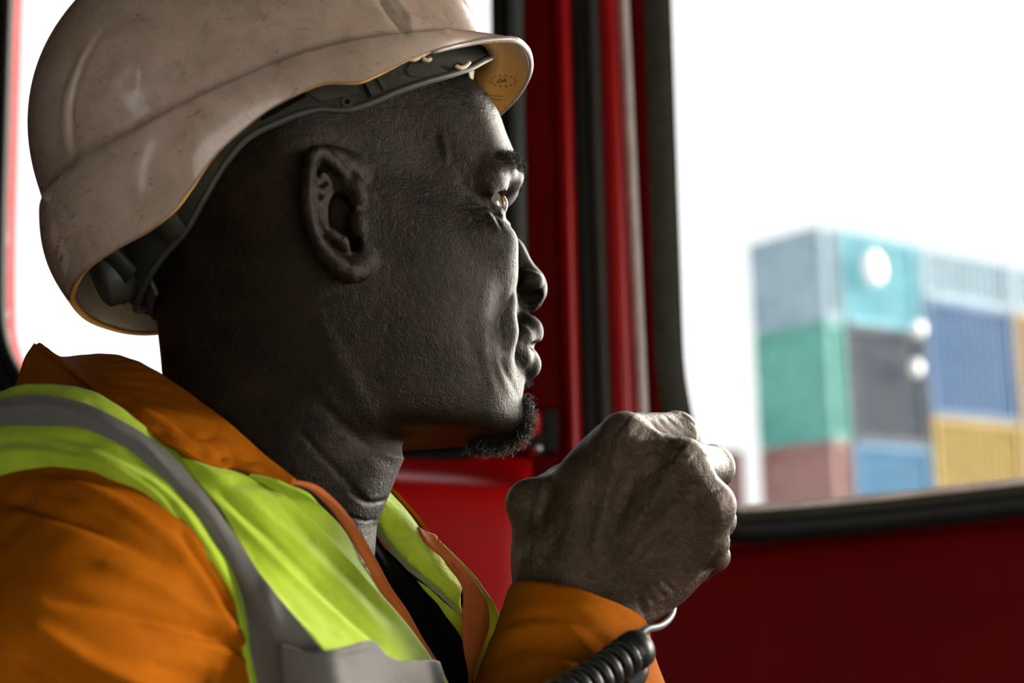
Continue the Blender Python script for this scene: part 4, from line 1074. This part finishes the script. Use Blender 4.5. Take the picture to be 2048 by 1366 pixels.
# sticker at the back, its lettering
v2, ff = grid2([(107, 436), (143, 512), (133, 556), (100, 470)], 14, 14)
stk = decal('sticker', v2, ff, HAT_BVH, MAT['sticker'], hat, 0.35)
for nm, body, org, ux, uy, mt in (('sticker_lettering', 'EATL', (116, 512), (5.2, -18.5), (-7.0, -9.0), 'print_red'), ('sticker_number', '20', (124, 526), (4.6, -15.5), (-5.5, -8.0), 'print_dark')):
    tv2, tf = text_polys(body)
    o = decal(nm, np.array([np.array(org) + np.array(ux) * x + np.array(uy) * y for x, y in tv2]), tf, HAT_BVH, MAT[mt], None, 0.6)
    o.parent = stk; o.location = np.array(o.location) - origin_of(stk)
# moulded date wheel and small print under the peak
emb = []
for k in range(14):
    a = k / 14 * 2 * np.pi; c = np.array([1006 + 26 * math.cos(a), 161 + 11 * math.sin(a)]); u = np.array([26 * math.cos(a), 11 * math.sin(a)]) / 26; w = np.array([-math.sin(a) * 26, math.cos(a) * 11]) / 26
    emb.append(([c + u * 4, c + w * 2.6, c - u * 4.5, c - w * 2.6], [(0, 1, 2, 3)]))
_v, _q = merge([(np.array(a), b) for a, b in emb]); decal('date_wheel', _v, _q, HAT_BVH, MAT['emboss'], hat, 0.25)
tv2, tf = text_polys('06'); decal('date_wheel_year', np.array([np.array([993, 166]) + np.array([20, -3.0]) * x + np.array([3.0, -11.0]) * y for x, y in tv2]), tf, HAT_BVH, MAT['emboss'], hat, 0.25)
for yy, x0, x1 in ((188, 966, 1002), (195, 962, 1004)):
    rows_ = []
    q = x0
    while q < x1:
        wd = rng.uniform(2, 5); rows_.append((np.array([(q, yy + (q - x0) * .09), (q + wd, yy + (q - x0) * .09), (q + wd, yy + 2 + (q - x0) * .09), (q, yy + 2 + (q - x0) * .09)]), [(0, 1, 2, 3)])); q += wd + 1.2
    _v, _q = merge(rows_); decal('small_print', _v, _q, HAT_BVH, MAT['emboss'], hat, 0.2)

# headband and its fittings
BAND_Z = [(180, -24), (170, -22.5), (157, -18), (150, -15.5), (140, -5), (135, 1), (127, 9), (115, 12), (103, 11.5), (94, 7.2), (89, 7.2), (75, 9.6), (64, 11.2), (53, 13), (45, 15.5), (35, 21), (20, 29), (0, 32)]
def band_grid(off=0.0, up=28.0, nz=16):
    ph = np.linspace(0, 2 * np.pi, 360, endpoint=False); r = plan(ph, 107, 110, 83) + off; z0 = tabulate(BAND_Z, ph)
    return np.stack([np.stack([(r - 0.10 * w) * np.cos(ph), (r - 0.10 * w) * np.sin(ph), z0 + w], 1) for w in np.linspace(0, up, nz)])
B0, B1 = band_grid(0), band_grid(-2.2)
ng = B0.shape[0] * 360
bv = hat2V(np.concatenate([B0.reshape(-1, 3), B1.reshape(-1, 3)])); bf = grid_faces(360, 16, closed_u=True)
bf = bf + [tuple(i + ng for i in f[::-1]) for f in bf] + [(i, i + ng, (i + 1) % 360 + ng, (i + 1) % 360) for i in range(360)]
band = mesh_obj('headband', V2W(bv), bf, MAT['harness'], hat)
lip = hat2V(B0[0] + [0, 0, 0.0]); _v, _q = tube(V2W(np.concatenate([lip, lip[:1]])), 0.00165, 8); o = mesh_obj('headband_lip', _v, _q, MAT['harness'], None); o.parent = band; o.location = np.array(o.location) - origin_of(band)
BAND_BVH = bvh_of(bv, bf)
def on_band(name, v2, faces, mat, lift=0.5, thick=0.8):
    o = decal(name, v2, faces, BAND_BVH, mat, None, lift)
    o.parent = band; o.location = np.array(o.location) - origin_of(band)
    m = o.modifiers.new('thickness', 'SOLIDIFY'); m.thickness = thick / 1000; m.offset = 0
    return o
def disc2(cx, cy, rx, ry, n=28, rot=0.0):
    a = np.linspace(0, 2 * np.pi, n, endpoint=False); p = np.stack([rx * np.cos(a), ry * np.sin(a)], 1); c, s = math.cos(rot), math.sin(rot)
    p = p @ np.array([[c, s], [-s, c]]); v = np.concatenate([[[cx, cy]], p + [cx, cy]]); return v, [(0, i + 1, (i + 1) % n + 1) for i in range(n)]
def ring2(cx, cy, r0, r1, n=28):
    a = np.linspace(0, 2 * np.pi, n, endpoint=False); u = np.stack([np.cos(a), np.sin(a)], 1)
    return np.concatenate([u * r0 + [cx, cy], u * r1 + [cx, cy]]), [(i, (i + 1) % n, (i + 1) % n + n, i + n) for i in range(n)]
on_band('foam_pad', *disc2(782, 158, 22, 17, rot=-0.3), MAT['harness_dark'], 0.4, 0.4)
on_band('foam_pad', *disc2(838, 138, 26, 16, rot=-0.3), MAT['harness_dark'], 0.4, 0.4)
on_band('pin_boss', *ring2(693, 207, 5.5, 11), MAT['harness'], 0.8, 1.6)
on_band('pin_hole', *disc2(693, 207, 5.5, 5.5), MAT['pupil'], 0.5, 0.3)
on_band('guide_rib', *grid2([(748, 155), (757, 152), (774, 180), (765, 184)], 3, 8), MAT['harness'], 1.0, 1.8)
on_band('guide_plate', *grid2([(727, 165), (745, 160), (760, 186), (742, 194)], 4, 8), MAT['harness'], 0.8, 1.4)
on_band('guide_slot', *grid2([(722, 168), (727, 166), (742, 194), (736, 198)], 3, 8), MAT['pupil'], 0.5, 0.3)
on_band('raised_plate', *grid2([(600, 178), (714, 168), (718, 190), (640, 206)], 14, 6), MAT['harness'], 0.8, 1.4)
on_band('adjuster_slot', *grid2([(520, 232), (610, 186), (612, 194), (524, 243)], 14, 3), MAT['pupil'], 0.5, 0.3)
on_band('size_mark', *merge([disc2(880, 160, 2.2, 2.0, 10), grid2([(868, 160), (874, 158), (875, 162), (869, 164)], 3, 3)]), MAT['harness_dark'], 0.3, 0.3)
# cream clips moulded inside the front of the shell
for pts in ([(808, 122), (820, 126), (834, 121), (848, 112), (862, 104)], [(840, 124), (850, 127), (856, 124)], [(905, 138), (914, 142), (924, 139), (932, 131)]):
    P = [hit(BAND_BVH, *p, 2.5) for p in pts]
    if all(p is not None for p in P):
        _v, _q = tube(V2W(catmull(np.array(P), 20)), 0.0011, 8); mesh_obj('strap_clip', _v, _q, MAT['helmet_cream'], hat)
# cream moulding inside the front of the shell
_top = [hsolve(x, y, r) for x, y, r in ((856, 103, 62), (895, 95, 58), (926, 90, 53), (941, 110, 47), (946, 138, 40), (943, 166, 34))]
_bot = [hsolve(x, y, r) for x, y, r in ((862, 113, 62), (893, 112, 58), (918, 122, 53), (930, 136, 47), (937, 152, 40), (938, 168, 34))]
_a, _b = catmull(head2V(np.array(_top)), 40), catmull(head2V(np.array(_bot)), 40)
_G = np.concatenate([_a * (1 - t) + _b * t for t in np.linspace(0, 1, 8)])
o = mesh_obj('brow_moulding', V2W(_G), grid_faces(40, 8), MAT['helmet_cream'], hat); _mm = o.modifiers.new('thickness', 'SOLIDIFY'); _mm.thickness = 0.0016; _mm.offset = 0
# ratchet knob and nape strap at the back
kc = hat2V((-111, -4, -7)); ax = -KF[0]; u_ = KF[1]; w_ = KF[2]
kv = []
for rr, dd in ((0, 9), (12, 9), (14, 7.5), (14.5, -2), (12, -6)):
    for i in range(40):
        a = i / 40 * 2 * np.pi; g = 1 + (0.03 if i % 2 else 0) * (rr > 13); kv.append(kc + ax * dd + rr * g * (math.cos(a) * u_ + math.sin(a) * w_))
mesh_obj('ratchet_knob', V2W(np.array(kv)), grid_faces(40, 5, closed_u=True), MAT['harness'], hat)
for rr_, zz_, mt in ((100, -20, 'harness'),):
    a = np.linspace(math.radians(174), math.radians(222), 40)
    V_ = np.concatenate([hat2V(np.stack([plan(a, rr_, 100, 80) * np.cos(a), plan(a, rr_, 100, 80) * np.sin(a), np.full(40, z)], 1)) for z in (zz_ - 7, zz_, zz_ + 9)])
    o = mesh_obj('nape_strap', V2W(V_), grid_faces(40, 3), MAT[mt], hat); m = o.modifiers.new('thickness', 'SOLIDIFY'); m.thickness = 0.002
for ang in (150, 172, 190, 210):
    a = math.radians(ang); r = plan(np.array([a]), 112, 100, 90)[0]
    V_ = [hat2V((r * math.cos(a + d) * k, r * math.sin(a + d) * k, z)) for k, z in ((0.98, -16), (1.06, 6), (1.05, 34)) for d in (-0.07, 0.07)]
    o = mesh_obj('suspension_strap', V2W(np.array(V_)), [(0, 1, 3, 2), (2, 3, 5, 4)], MAT['harness'], hat); m = o.modifiers.new('thickness', 'SOLIDIFY'); m.thickness = 0.002

# ------------------------------------------------------------------ hand-held radio microphone with its coiled cord
mic = empty('radio_microphone', V2W(pv(1335, 1085, 764)), 'black radio microphone with coiled cord, gripped in the man\'s raised fist', 'microphone')
_v, _q = box_vf(V2W(pv(1318, 1062, 764)), (0.044, 0.022, 0.050), VM); o = mesh_obj('microphone_body', _v, _q, MAT['cord'], mic, smooth=False); bevel(o, 0.005, 3)
cab = catmull(np.array([pv(1283, 1330, 630), pv(1283, 1297, 632), pv(1281, 1272, 634), pv(1290, 1261, 640), pv(1319, 1253, 660), pv(1340, 1236, 690), pv(1347, 1214, 720), pv(1342, 1188, 745), pv(1328, 1145, 763)]), 70)
_v, _q = tube(V2W(cab), 0.0017, 12); mesh_obj('cable', _v, _q, MAT['cable'], mic)
sr = catmull(np.array([pv(1268, 1285, 628), pv(1272, 1305, 626), pv(1274, 1330, 624), pv(1266, 1352, 622), pv(1250, 1368, 620)]), 30)
_v, _q = tube(V2W(sr), np.interp(np.linspace(0, 1, 30), [0, .15, .6, 1], [0.0022, 0.0042, 0.0058, 0.0062]), 16); mesh_obj('strain_relief', _v, _q, MAT['cord'], mic)
ax0, ax1 = pv(1262, 1305, 618), pv(900, 1470, 560)
axv = ax1 - ax0; Lx = np.linalg.norm(axv); axv /= Lx; e1 = np.cross(axv, [0, 0, 1.0]); e1 /= np.linalg.norm(e1); e2 = np.cross(axv, e1)
turns = int(Lx / 5.3); t = np.linspace(0, 1, turns * 18)
sag = np.outer(np.sin(t * np.pi) * -6, [0, 0, 1.0])
hl = ax0 + np.outer(t * Lx, axv) + sag + 6.6 * (np.outer(np.cos(t * turns * 2 * np.pi), e1) + np.outer(np.sin(t * turns * 2 * np.pi), e2))
_v, _q = tube(V2W(hl), 0.00225, 9); mesh_obj('coiled_cord', _v, _q, MAT['cord'], mic)
_v, _q = tube(V2W(np.array([ax0 + axv * 2, ax0 - axv * 3, ax0 - axv * 7, ax0 - axv * 9])), np.array([0.0085, 0.009, 0.008, 0.005]), 20); mesh_obj('cord_plug', _v, _q, MAT['cord'], mic)

# ------------------------------------------------------------------ the cab
WY = 1.22
def structure(name, v, f, mat, smooth=False, parent=None):
    o = mesh_obj(name, v, f, mat, parent, smooth=smooth)
    if parent is None: o['kind'] = 'structure'
    return o
def rounded(P, radii, n=10):
    """polygon with rounded corners (2-D)"""
    P = np.asarray(P, float); out = []
    for i in range(len(P)):
        a, b, c = P[i - 1], P[i], P[(i + 1) % len(P)]; r = radii[i]
        u = (a - b); lu = np.linalg.norm(u); u /= lu; w = (c - b); lw = np.linalg.norm(w); w /= lw
        r = min(r, lu * .49, lw * .49)
        for t in np.linspace(0, 1, n): out.append((1 - t) ** 2 * (b + u * r) + 2 * t * (1 - t) * b + t ** 2 * (b + w * r))
    return np.array(out)
def panel_with_holes(name, outer, holes, axis, at, thick, mat):
    """flat wall at coordinate `at` of axis, 2-D loops in the other two world axes"""
    oth = [k for k in range(3) if k != axis]
    bm = bmesh.new(); edges = []
    for loop in [outer] + list(holes):
        vs = []
        for p in loop:
            co = [0, 0, 0]; co[axis] = at; co[oth[0]], co[oth[1]] = p; vs.append(bm.verts.new(co))
        edges += [bm.edges.new((vs[i], vs[(i + 1) % len(vs)])) for i in range(len(vs))]
    bmesh.ops.triangle_fill(bm, edges=edges, use_beauty=True)
    ext = bmesh.ops.extrude_face_region(bm, geom=bm.faces[:])
    dv = [0, 0, 0]; dv[axis] = thick
    bmesh.ops.translate(bm, verts=[g for g in ext['geom'] if isinstance(g, bmesh.types.BMVert)], vec=dv)
    bmesh.ops.recalc_face_normals(bm, faces=bm.faces[:])
    me = bpy.data.meshes.new(name); bm.to_mesh(me); bm.free(); me.materials.append(mat)
    o = bpy.data.objects.new(name, me); COL.objects.link(o); o['kind'] = 'structure'; return o
def w2(x, y, Y=WY):
    p = on_wall(x, y, Y); return np.array([p[0], p[2]])
X0, X1, ZT, YN = -1.05, 1.55, 1.95, -0.75
LW = np.array([w2(*p) for p in rounded([(30, -430), (985, -430), (1001, 884), (200, 884), (3, 740), (2, 480)], [90, 90, 130, 260, 150, 120], 12)])
RW = np.array([w2(*p) for p in rounded([(1322, -480), (4150, -560), (4150, 745), (1440, 1024), (1366, 800)], [90, 90, 90, 60, 120], 12)])
panel_with_holes('wall_side', [(X0, 0), (X1, 0), (X1, ZT), (X0, ZT)], [LW, RW], 1, WY, 0.035, MAT['shaded_red'])
panel_with_holes('wall_rear', [(YN, 0), (WY, 0), (WY, ZT), (YN, ZT)], [rounded([(-0.6, 1.05), (-0.35, 1.05), (-0.35, 1.75), (-0.6, 1.75)], [.05] * 4)], 0, X0, -0.04, MAT['lining'])
panel_with_holes('wall_front', [(YN, 0), (WY, 0), (WY, ZT), (YN, ZT)], [rounded([(0.6, 1.0), (1.14, 1.0), (1.14, 1.86), (0.6, 1.86)], [.08] * 4)], 0, X1, 0.04, MAT['lining'])
panel_with_holes('wall_near', [(X0, 0), (X1, 0), (X1, ZT), (X0, ZT)], [rounded([(-0.1, 0.45), (1.4, 0.45), (1.4, 1.25), (-0.1, 1.25)], [.08] * 4)], 1, YN, -0.04, MAT['lining'])
_v, _q = box_vf(((X0 + X1) / 2, (YN + WY) / 2, -0.03), (X1 - X0 + .1, WY - YN + .1, 0.06)); structure('floor', _v, _q, MAT['floor'])
panel_with_holes('ceiling', [(X0 - .04, YN - .04), (X1 + .04, YN - .04), (X1 + .04, WY + .04), (X0 - .04, WY + .04)], [], 2, ZT, 0.05, MAT['ceiling'])   # glazed roof of a handling-machine cab

def loop3(P2, Y): return np.stack([P2[:, 0], np.full(len(P2), Y), P2[:, 1]], 1)
def offset_loop(P2, d):
    c = P2; t = np.roll(c, -1, 0) - np.roll(c, 1, 0); t /= np.linalg.norm(t, axis=1)[:, None] + 1e-12
    n = np.stack([t[:, 1], -t[:, 0]], 1)
    area = 0.5 * np.sum(c[:, 0] * np.roll(c[:, 1], -1) - np.roll(c[:, 0], -1) * c[:, 1])
    return c + n * d * (1 if area > 0 else -1)
def resample_loop(P2, n=260):
    Q = np.concatenate([P2, P2[:1]]); s = np.concatenate([[0], np.cumsum(np.linalg.norm(np.diff(Q, axis=0), axis=1))]); q = np.linspace(0, s[-1], n, endpoint=False)
    return np.stack([np.interp(q, s, Q[:, k]) for k in range(2)], 1)
def seal_ring(P2, off, width, depth, Y, mat, name, parent):
    """closed rubber section following a window edge: `width` across, `depth` towards the room"""
    c = resample_loop(P2); prof = []
    for a in np.linspace(0, np.pi, 9): prof.append((off - width / 2 * math.cos(a), depth * math.sin(a) ** 0.7))
    rows = [loop3(offset_loop(c, o), Y - h) for o, h in prof]
    V = np.concatenate(rows); F = grid_faces(len(c), len(prof), closed_u=True)
    return mesh_obj(name, V, F, mat, parent)
def pane(name_win, P2, Y, label=None):
    n = len(P2); V = np.concatenate([loop3(P2, Y + 0.002), loop3(P2, Y + 0.006)])
    F = [tuple(range(n)), tuple(range(n, 2 * n))[::-1]] + [(i, (i + 1) % n, (i + 1) % n + n, i + n) for i in range(n)]
    return mesh_obj('glass', V, F, MAT['glass'], name_win, smooth=False)
win1 = empty('window_1', (LW[:, 0].mean(), WY, LW[:, 1].mean())); win1['kind'] = 'structure'
win2 = empty('window_2', (RW[:, 0].mean(), WY, RW[:, 1].mean())); win2['kind'] = 'structure'
pane(win1, LW, WY + 0.012); pane(win2, RW, WY + 0.012)
seal_ring(LW, 0.002, 0.012, 0.010, WY, MAT['rubber'], 'window_seal', win1); seal_ring(LW, 0.013, 0.014, 0.013, WY, MAT['rubber'], 'seal_lip', win1)
seal_ring(RW, 0.0015, 0.006, 0.006, WY - 0.004, MAT['white_seal'] if False else MAT['olive_rubber'], 'glass_channel', win2); seal_ring(RW, 0.013, 0.026, 0.016, WY, MAT['olive_rubber'], 'window_seal', win2)
# lower sill of the right window: pale worn channel edge and broad black rubber
sill = [(1452, 1005), (1475, 1016), (1540, 1013), (1700, 1000), (1880, 981), (2060, 961), (2600, 905), (3300, 832), (4120, 747)]
_v, _q = tube(catmull(np.array([on_wall(x, y, WY - 0.018) for x, y in sill]), 80), 0.0032, 10); mesh_obj('sill_channel', _v, _q, MAT['white_seal'], win2)
lo_ = catmull(np.array([on_wall(x, y + 40, WY - 0.004) for x, y in [(1400, 960)] + sill]), 90)
_v, _q = tube(lo_, 0.0135, 14); mesh_obj('sill_rubber', _v, _q, MAT['rubber'], win2)

def vstrip(name, top, bot, Y, h, mat, y0=-480, y1=1420, power=0.8, nu=13, parent=None):
    """upright moulding between photo columns top=(x0,x1) at y 0 and bot=(x0,x1) at y 800"""
    def xs(y): return [top[k] + (bot[k] - top[k]) * y / 800.0 for k in (0, 1)]
    V = []
    for y in np.linspace(y0, y1, 6):
        a, b = xs(y); pa, pb = on_wall(a, y, Y), on_wall(b, y, Y)
        for u in np.linspace(0, 1, nu):
            p = pa * (1 - u) + pb * u; p[1] -= h * math.sin(math.pi * u) ** power; V.append(p)
    return structure(name, np.array(V), grid_faces(nu, 6), mat, smooth=True, parent=parent)
vstrip('trim_9', (1016, 1046), (1030, 1060), WY - 0.013, 0.006, MAT['grey_rubber'], y1=770)
vstrip('trim_1', (1046, 1112), (1058, 1132), WY - 0.004, -0.012, MAT['shaded_red'], y1=3300)
vstrip('trim_2', (1107, 1143), (1127, 1164), WY - 0.006, 0.016, MAT['red_gloss'], y1=3300)
vstrip('trim_3', (1138, 1180), (1158, 1202), WY - 0.003, 0.004, MAT['rubber'], y1=3300)
vstrip('trim_4', (1174, 1198), (1197, 1224), WY - 0.008, 0.010, MAT['grey_rubber'], y1=3300)
vstrip('trim_5', (1192, 1241), (1217, 1276), WY - 0.006, 0.018, MAT['red_gloss'], y1=3300)
vstrip('trim_6', (1235, 1258), (1270, 1296), WY - 0.012, 0.012, MAT['white_seal'], y1=3300)
vstrip('trim_7', (1255, 1315), (1293, 1335), WY - 0.003, 0.006, MAT['shaded_red'], y1=3300)

# red inner panel with a rolled ledge below the left window, and the door skin below the right one
def ledge():
    prof = [(0.0, 905), (0.006, 915), (0.02, 930), (0.05, 944), (0.075, 950), (0.09, 956), (0.098, 966), (0.102, 980), (0.104, 1000), (0.105, 1060), (0.105, 1300), (0.105, 2000)]
    V = []; xs = np.concatenate([np.linspace(-400, 1000, 12), [1030, 1045, 1056, 1062, 1064]])
    for x in xs:
        r = 1.0 if x < 1040 else max(0.0, 1 - ((x - 1040) / 24.0) ** 2) ** 0.5
        for d, y in prof: V.append(on_wall(x, y + (x - 780) * 0.05, WY - 0.004 - d * r))
    return structure('trim_8', np.array(V), grid_faces(len(prof), len(xs)), MAT['red'], smooth=True)
ledge()
dp = []
for x in np.linspace(1300, 2700, 15):
    for d, y in ((0.0, 1096), (0.012, 1104), (0.02, 1125), (0.022, 1180), (0.022, 2100)):
        dp.append(on_wall(x, y - (x - 1480) * 0.097, WY - 0.003 - d))
structure('door_1', np.array(dp), grid_faces(5, 15), MAT['shaded_red'], smooth=True)
latch = empty('door_latch', on_wall(1075, 860, WY - 0.02), 'small steel latch knob on a red and black bracket between chin and fist', 'latch')
def wbox(x0, x1, y0, y1, Y, d):
    a, b, c, e = on_wall(x0, y0, Y), on_wall(x1, y0, Y), on_wall(x1, y1, Y), on_wall(x0, y1, Y); v = np.array([a, b, c, e]); back = v + [0, d, 0]
    return np.concatenate([v, back]), [(0, 1, 2, 3), (7, 6, 5, 4), (0, 4, 5, 1), (1, 5, 6, 2), (2, 6, 7, 3), (3, 7, 4, 0)]
_v, _q = wbox(1038, 1086, 822, 892, WY - 0.03, 0.028); o = mesh_obj('latch_plate', _v, _q, MAT['red'], latch, smooth=False); bevel(o, 0.003)
_v, _q = wbox(1084, 1116, 815, 905, WY - 0.036, 0.034); o = mesh_obj('latch_bracket', _v, _q, MAT['rubber'], latch, smooth=False); bevel(o, 0.003)
_v, _q = wbox(1056, 1090, 868, 892, WY - 0.04, 0.012); o = mesh_obj('latch_bolt', _v, _q, MAT['rubber'], latch, smooth=False); bevel(o, 0.002)
kp = on_wall(1072, 898, WY - 0.036); kb = []
for y_, r_ in ((0.03, 0.004), (0.012, 0.004), (0.01, 0.0062), (0.002, 0.0068), (-0.004, 0.0056), (-0.007, 0.003), (-0.008, 0.0)):
    for i in range(24): a = i / 24 * 2 * np.pi; kb.append(kp + [r_ * math.cos(a), y_, r_ * math.sin(a)])
mesh_obj('latch_knob', np.array(kb), grid_faces(24, 7, closed_u=True), MAT['metal'], latch, label='round steel knob')

# driver's seat, below the frame
sc_ = V2W(head2V((-90, 0, -190)) + np.array([0.02, -0.17, -0.98]) * 520)
seat = empty('cab_seat', (sc_[0], sc_[1], 0.0), 'black vinyl cab seat under the man', 'seat')
_v, _q = box_vf((sc_[0] + 0.05, sc_[1], 0.40), (0.52, 0.50, 0.12)); o = mesh_obj('cushion', _v, _q, MAT['seat'], seat, smooth=False); bevel(o, 0.04, 4)
_v, _q = box_vf((sc_[0] + 0.05, sc_[1], 0.17), (0.34, 0.34, 0.34)); o = mesh_obj('pedestal', _v, _q, MAT['rubber'], seat, smooth=False); bevel(o, 0.02, 2)

# ------------------------------------------------------------------ the yard outside
GZ = -1.05
_v, _q = box_vf((20, 40, GZ - 0.05), (160, 160, 0.1)); structure('ground', _v, _q, MAT['ground'])
CC = {'ice': (0.46, 0.66, 0.80), 'cyan': (0.22, 0.70, 0.85), 'teal': (0.17, 0.60, 0.54), 'pink': (0.50, 0.25, 0.24), 'navy': (0.04, 0.07, 0.12), 'blue': (0.05, 0.20, 0.46), 'sky': (0.08, 0.34, 0.62), 'yellow': (0.60, 0.40, 0.05), 'ochre': (0.45, 0.26, 0.04), 'green': (0.16, 0.33, 0.16), 'grey': (0.35, 0.40, 0.44)}
CM = {k: plain('container_' + k, tuple(0.62 * v for v in c), 0.6, 0.22, 3.0) for k, c in CC.items()}
cor = V2W(pv(1640, 447, 32000)); th_ = math.radians(53)
RD = np.array([math.sin(th_), math.cos(th_)]); LD = np.array([-math.cos(th_), math.sin(th_)])
TOP = cor[2]
def container(r0, r1, l0, l1, z0, z1, col, label, group):
    c2 = cor[:2] + RD * (r0 + r1) / 2 + LD * (l0 + l1) / 2
    t = empty('shipping_container', (c2[0], c2[1], z0), label, 'container', group)
    R2 = np.array([[RD[0], LD[0], 0], [RD[1], LD[1], 0], [0, 0, 1.0]])
    lx, ly, lz = r1 - r0 - 0.06, l1 - l0 - 0.06, z1 - z0 - 0.04
    # corrugated walls
    loop = []
    def side(a, b):
        a = np.array(a); b = np.array(b); d = b - a; L = np.linalg.norm(d); d /= L; n = np.array([d[1], -d[0]]); k = max(3, int(L / 0.28))
        for i in range(k):
            for f_, o_ in ((0.0, 0.0), (0.3, 0.0), (0.5, -0.05), (0.8, -0.05)):
                loop.append(a + d * L * (i + f_) / k + n * (o_ + -0.02))
    hx, hy = lx / 2, ly / 2
    side((-hx, -hy), (hx, -hy)); side((hx, -hy), (hx, hy)); side((hx, hy), (-hx, hy)); side((-hx, hy), (-hx, -hy))
    n = len(loop); lv = np.array(loop)
    V = np.concatenate([np.c_[lv, np.full(n, 0.06)], np.c_[lv, np.full(n, lz - 0.02)]]) @ R2.T + [c2[0], c2[1], z0]
    mesh_obj('container_walls', V, [(i, (i + 1) % n, (i + 1) % n + n, i + n) for i in range(n)] + [tuple(range(n, 2 * n)), tuple(range(n))[::-1]], CM[col], t, smooth=False)
    bars = []
    for sx in (-1, 1):
        for sy in (-1, 1): bars.append(box_vf((sx * (hx - .04), sy * (hy - .04), lz / 2), (0.13, 0.13, lz)))
    for zz in (0.06, lz - 0.06):
        for sy in (-1, 1): bars.append(box_vf((0, sy * (hy - .03), zz), (lx, 0.10, 0.13)))
        for sx in (-1, 1): bars.append(box_vf((sx * (hx - .03), 0, zz), (0.10, ly, 0.13)))
    v_, f_ = merge(bars); mesh_obj('corner_frame', v_ @ R2.T + [c2[0], c2[1], z0], f_, CM[col], t, smooth=False)
    return t
H1, H2, H3, H4 = TOP, TOP - 2.17, TOP - 4.87, TOP - 7.57
lay = [('slim end stack', 0.0, 0.62, [('ice', 'pale blue container end at the top left corner of the outdoor stack'), ('teal', 'teal container end, second from top, left edge of the outdoor stack'), ('pink', 'dull pink container end below the teal one'), ('ochre', 'ochre container end at the foot of the left stack')]),
       ('second stack', 0.74, 3.45, [('cyan', 'bright cyan container on top of the navy one'), ('navy', 'dark navy container between the cyan and blue ones'), ('sky', 'sky blue container below the navy one'), ('green', 'green container at the foot of the navy stack')]),
       ('third stack', 3.6, 7.1, [('ice', 'pale blue-grey container on top of the deep blue one'), ('blue', 'deep blue container above the yellow one'), ('yellow', 'yellow container beside the window sill, below the deep blue one'), ('grey', 'grey container at the foot of the yellow stack')]),
       ('fourth stack', 7.2, 11.0, [('ice', 'pale container on the far right stack, topmost'), ('ochre', 'ochre container at the right edge of the window view'), ('yellow', 'yellow container at the right edge, below the ochre one'), ('blue', 'blue container at the foot of the far right stack')])]
for nm, r0, r1, rows_ in lay:
    up_ = 0.75 if nm in ('third stack', 'fourth stack') else 0.0       # taller boxes lower down in the right-hand stacks
    for (hi_, lo2), (c_, lb) in zip(((H1, H2 + up_ * 1.2), (H2 + up_ * 1.2, H3 + up_), (H3 + up_, H4 + up_), (H4 + up_, GZ)), rows_):
        container(r0, r1, 0.0, 2.2, lo2, hi_, c_, lb, 'stacked shipping containers outside')
container(-1.6, -0.1, 2.6, 5.0, H4, H3, 'pink', 'faded pink container standing proud at the left of the stack, seen above the fist', 'stacked shipping containers outside')
container(-1.6, -0.1, 2.6, 5.0, GZ, H4, 'grey', 'grey container below the faded pink one at the far left', 'stacked shipping containers outside')

# white discs added as glare and glints against the stack
def on_face(x, y, lift=0.12):
    d = VM @ np.array([(x - 1024) / FPX, 1.0, (683 - y) / FPX]); n = np.array([-LD[0], -LD[1], 0.0])
    return CAM + d * ((cor - CAM) @ n / (d @ n)) - n * (-lift)
MAT['glint_white'] = plain('white_glint_colour', (0.85, 0.88, 0.9), 0.4, 0.05, 5)
for k, (x, y, r, lb) in enumerate([(1735, 540, 0.34, 'round white disc added as a glare spot on the bright cyan container'), (1825, 660, 0.17, 'small white disc added as a glint at the edge of the navy container, upper of two'), (1820, 738, 0.17, 'small white disc added as a glint at the edge of the navy container, lower of two')]):
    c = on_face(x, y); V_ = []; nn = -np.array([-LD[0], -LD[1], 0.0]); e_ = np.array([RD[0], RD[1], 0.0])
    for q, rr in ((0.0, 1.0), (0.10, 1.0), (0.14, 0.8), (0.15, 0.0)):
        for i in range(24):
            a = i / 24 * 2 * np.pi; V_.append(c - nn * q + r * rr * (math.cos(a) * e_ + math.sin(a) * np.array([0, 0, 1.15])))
    o = mesh_obj('glare_disc' if k == 0 else 'glint_disc', np.array(V_), grid_faces(24, 4, closed_u=True), MAT['glint_white'], None, label=lb, cat='plate' if k == 0 else 'lamp')
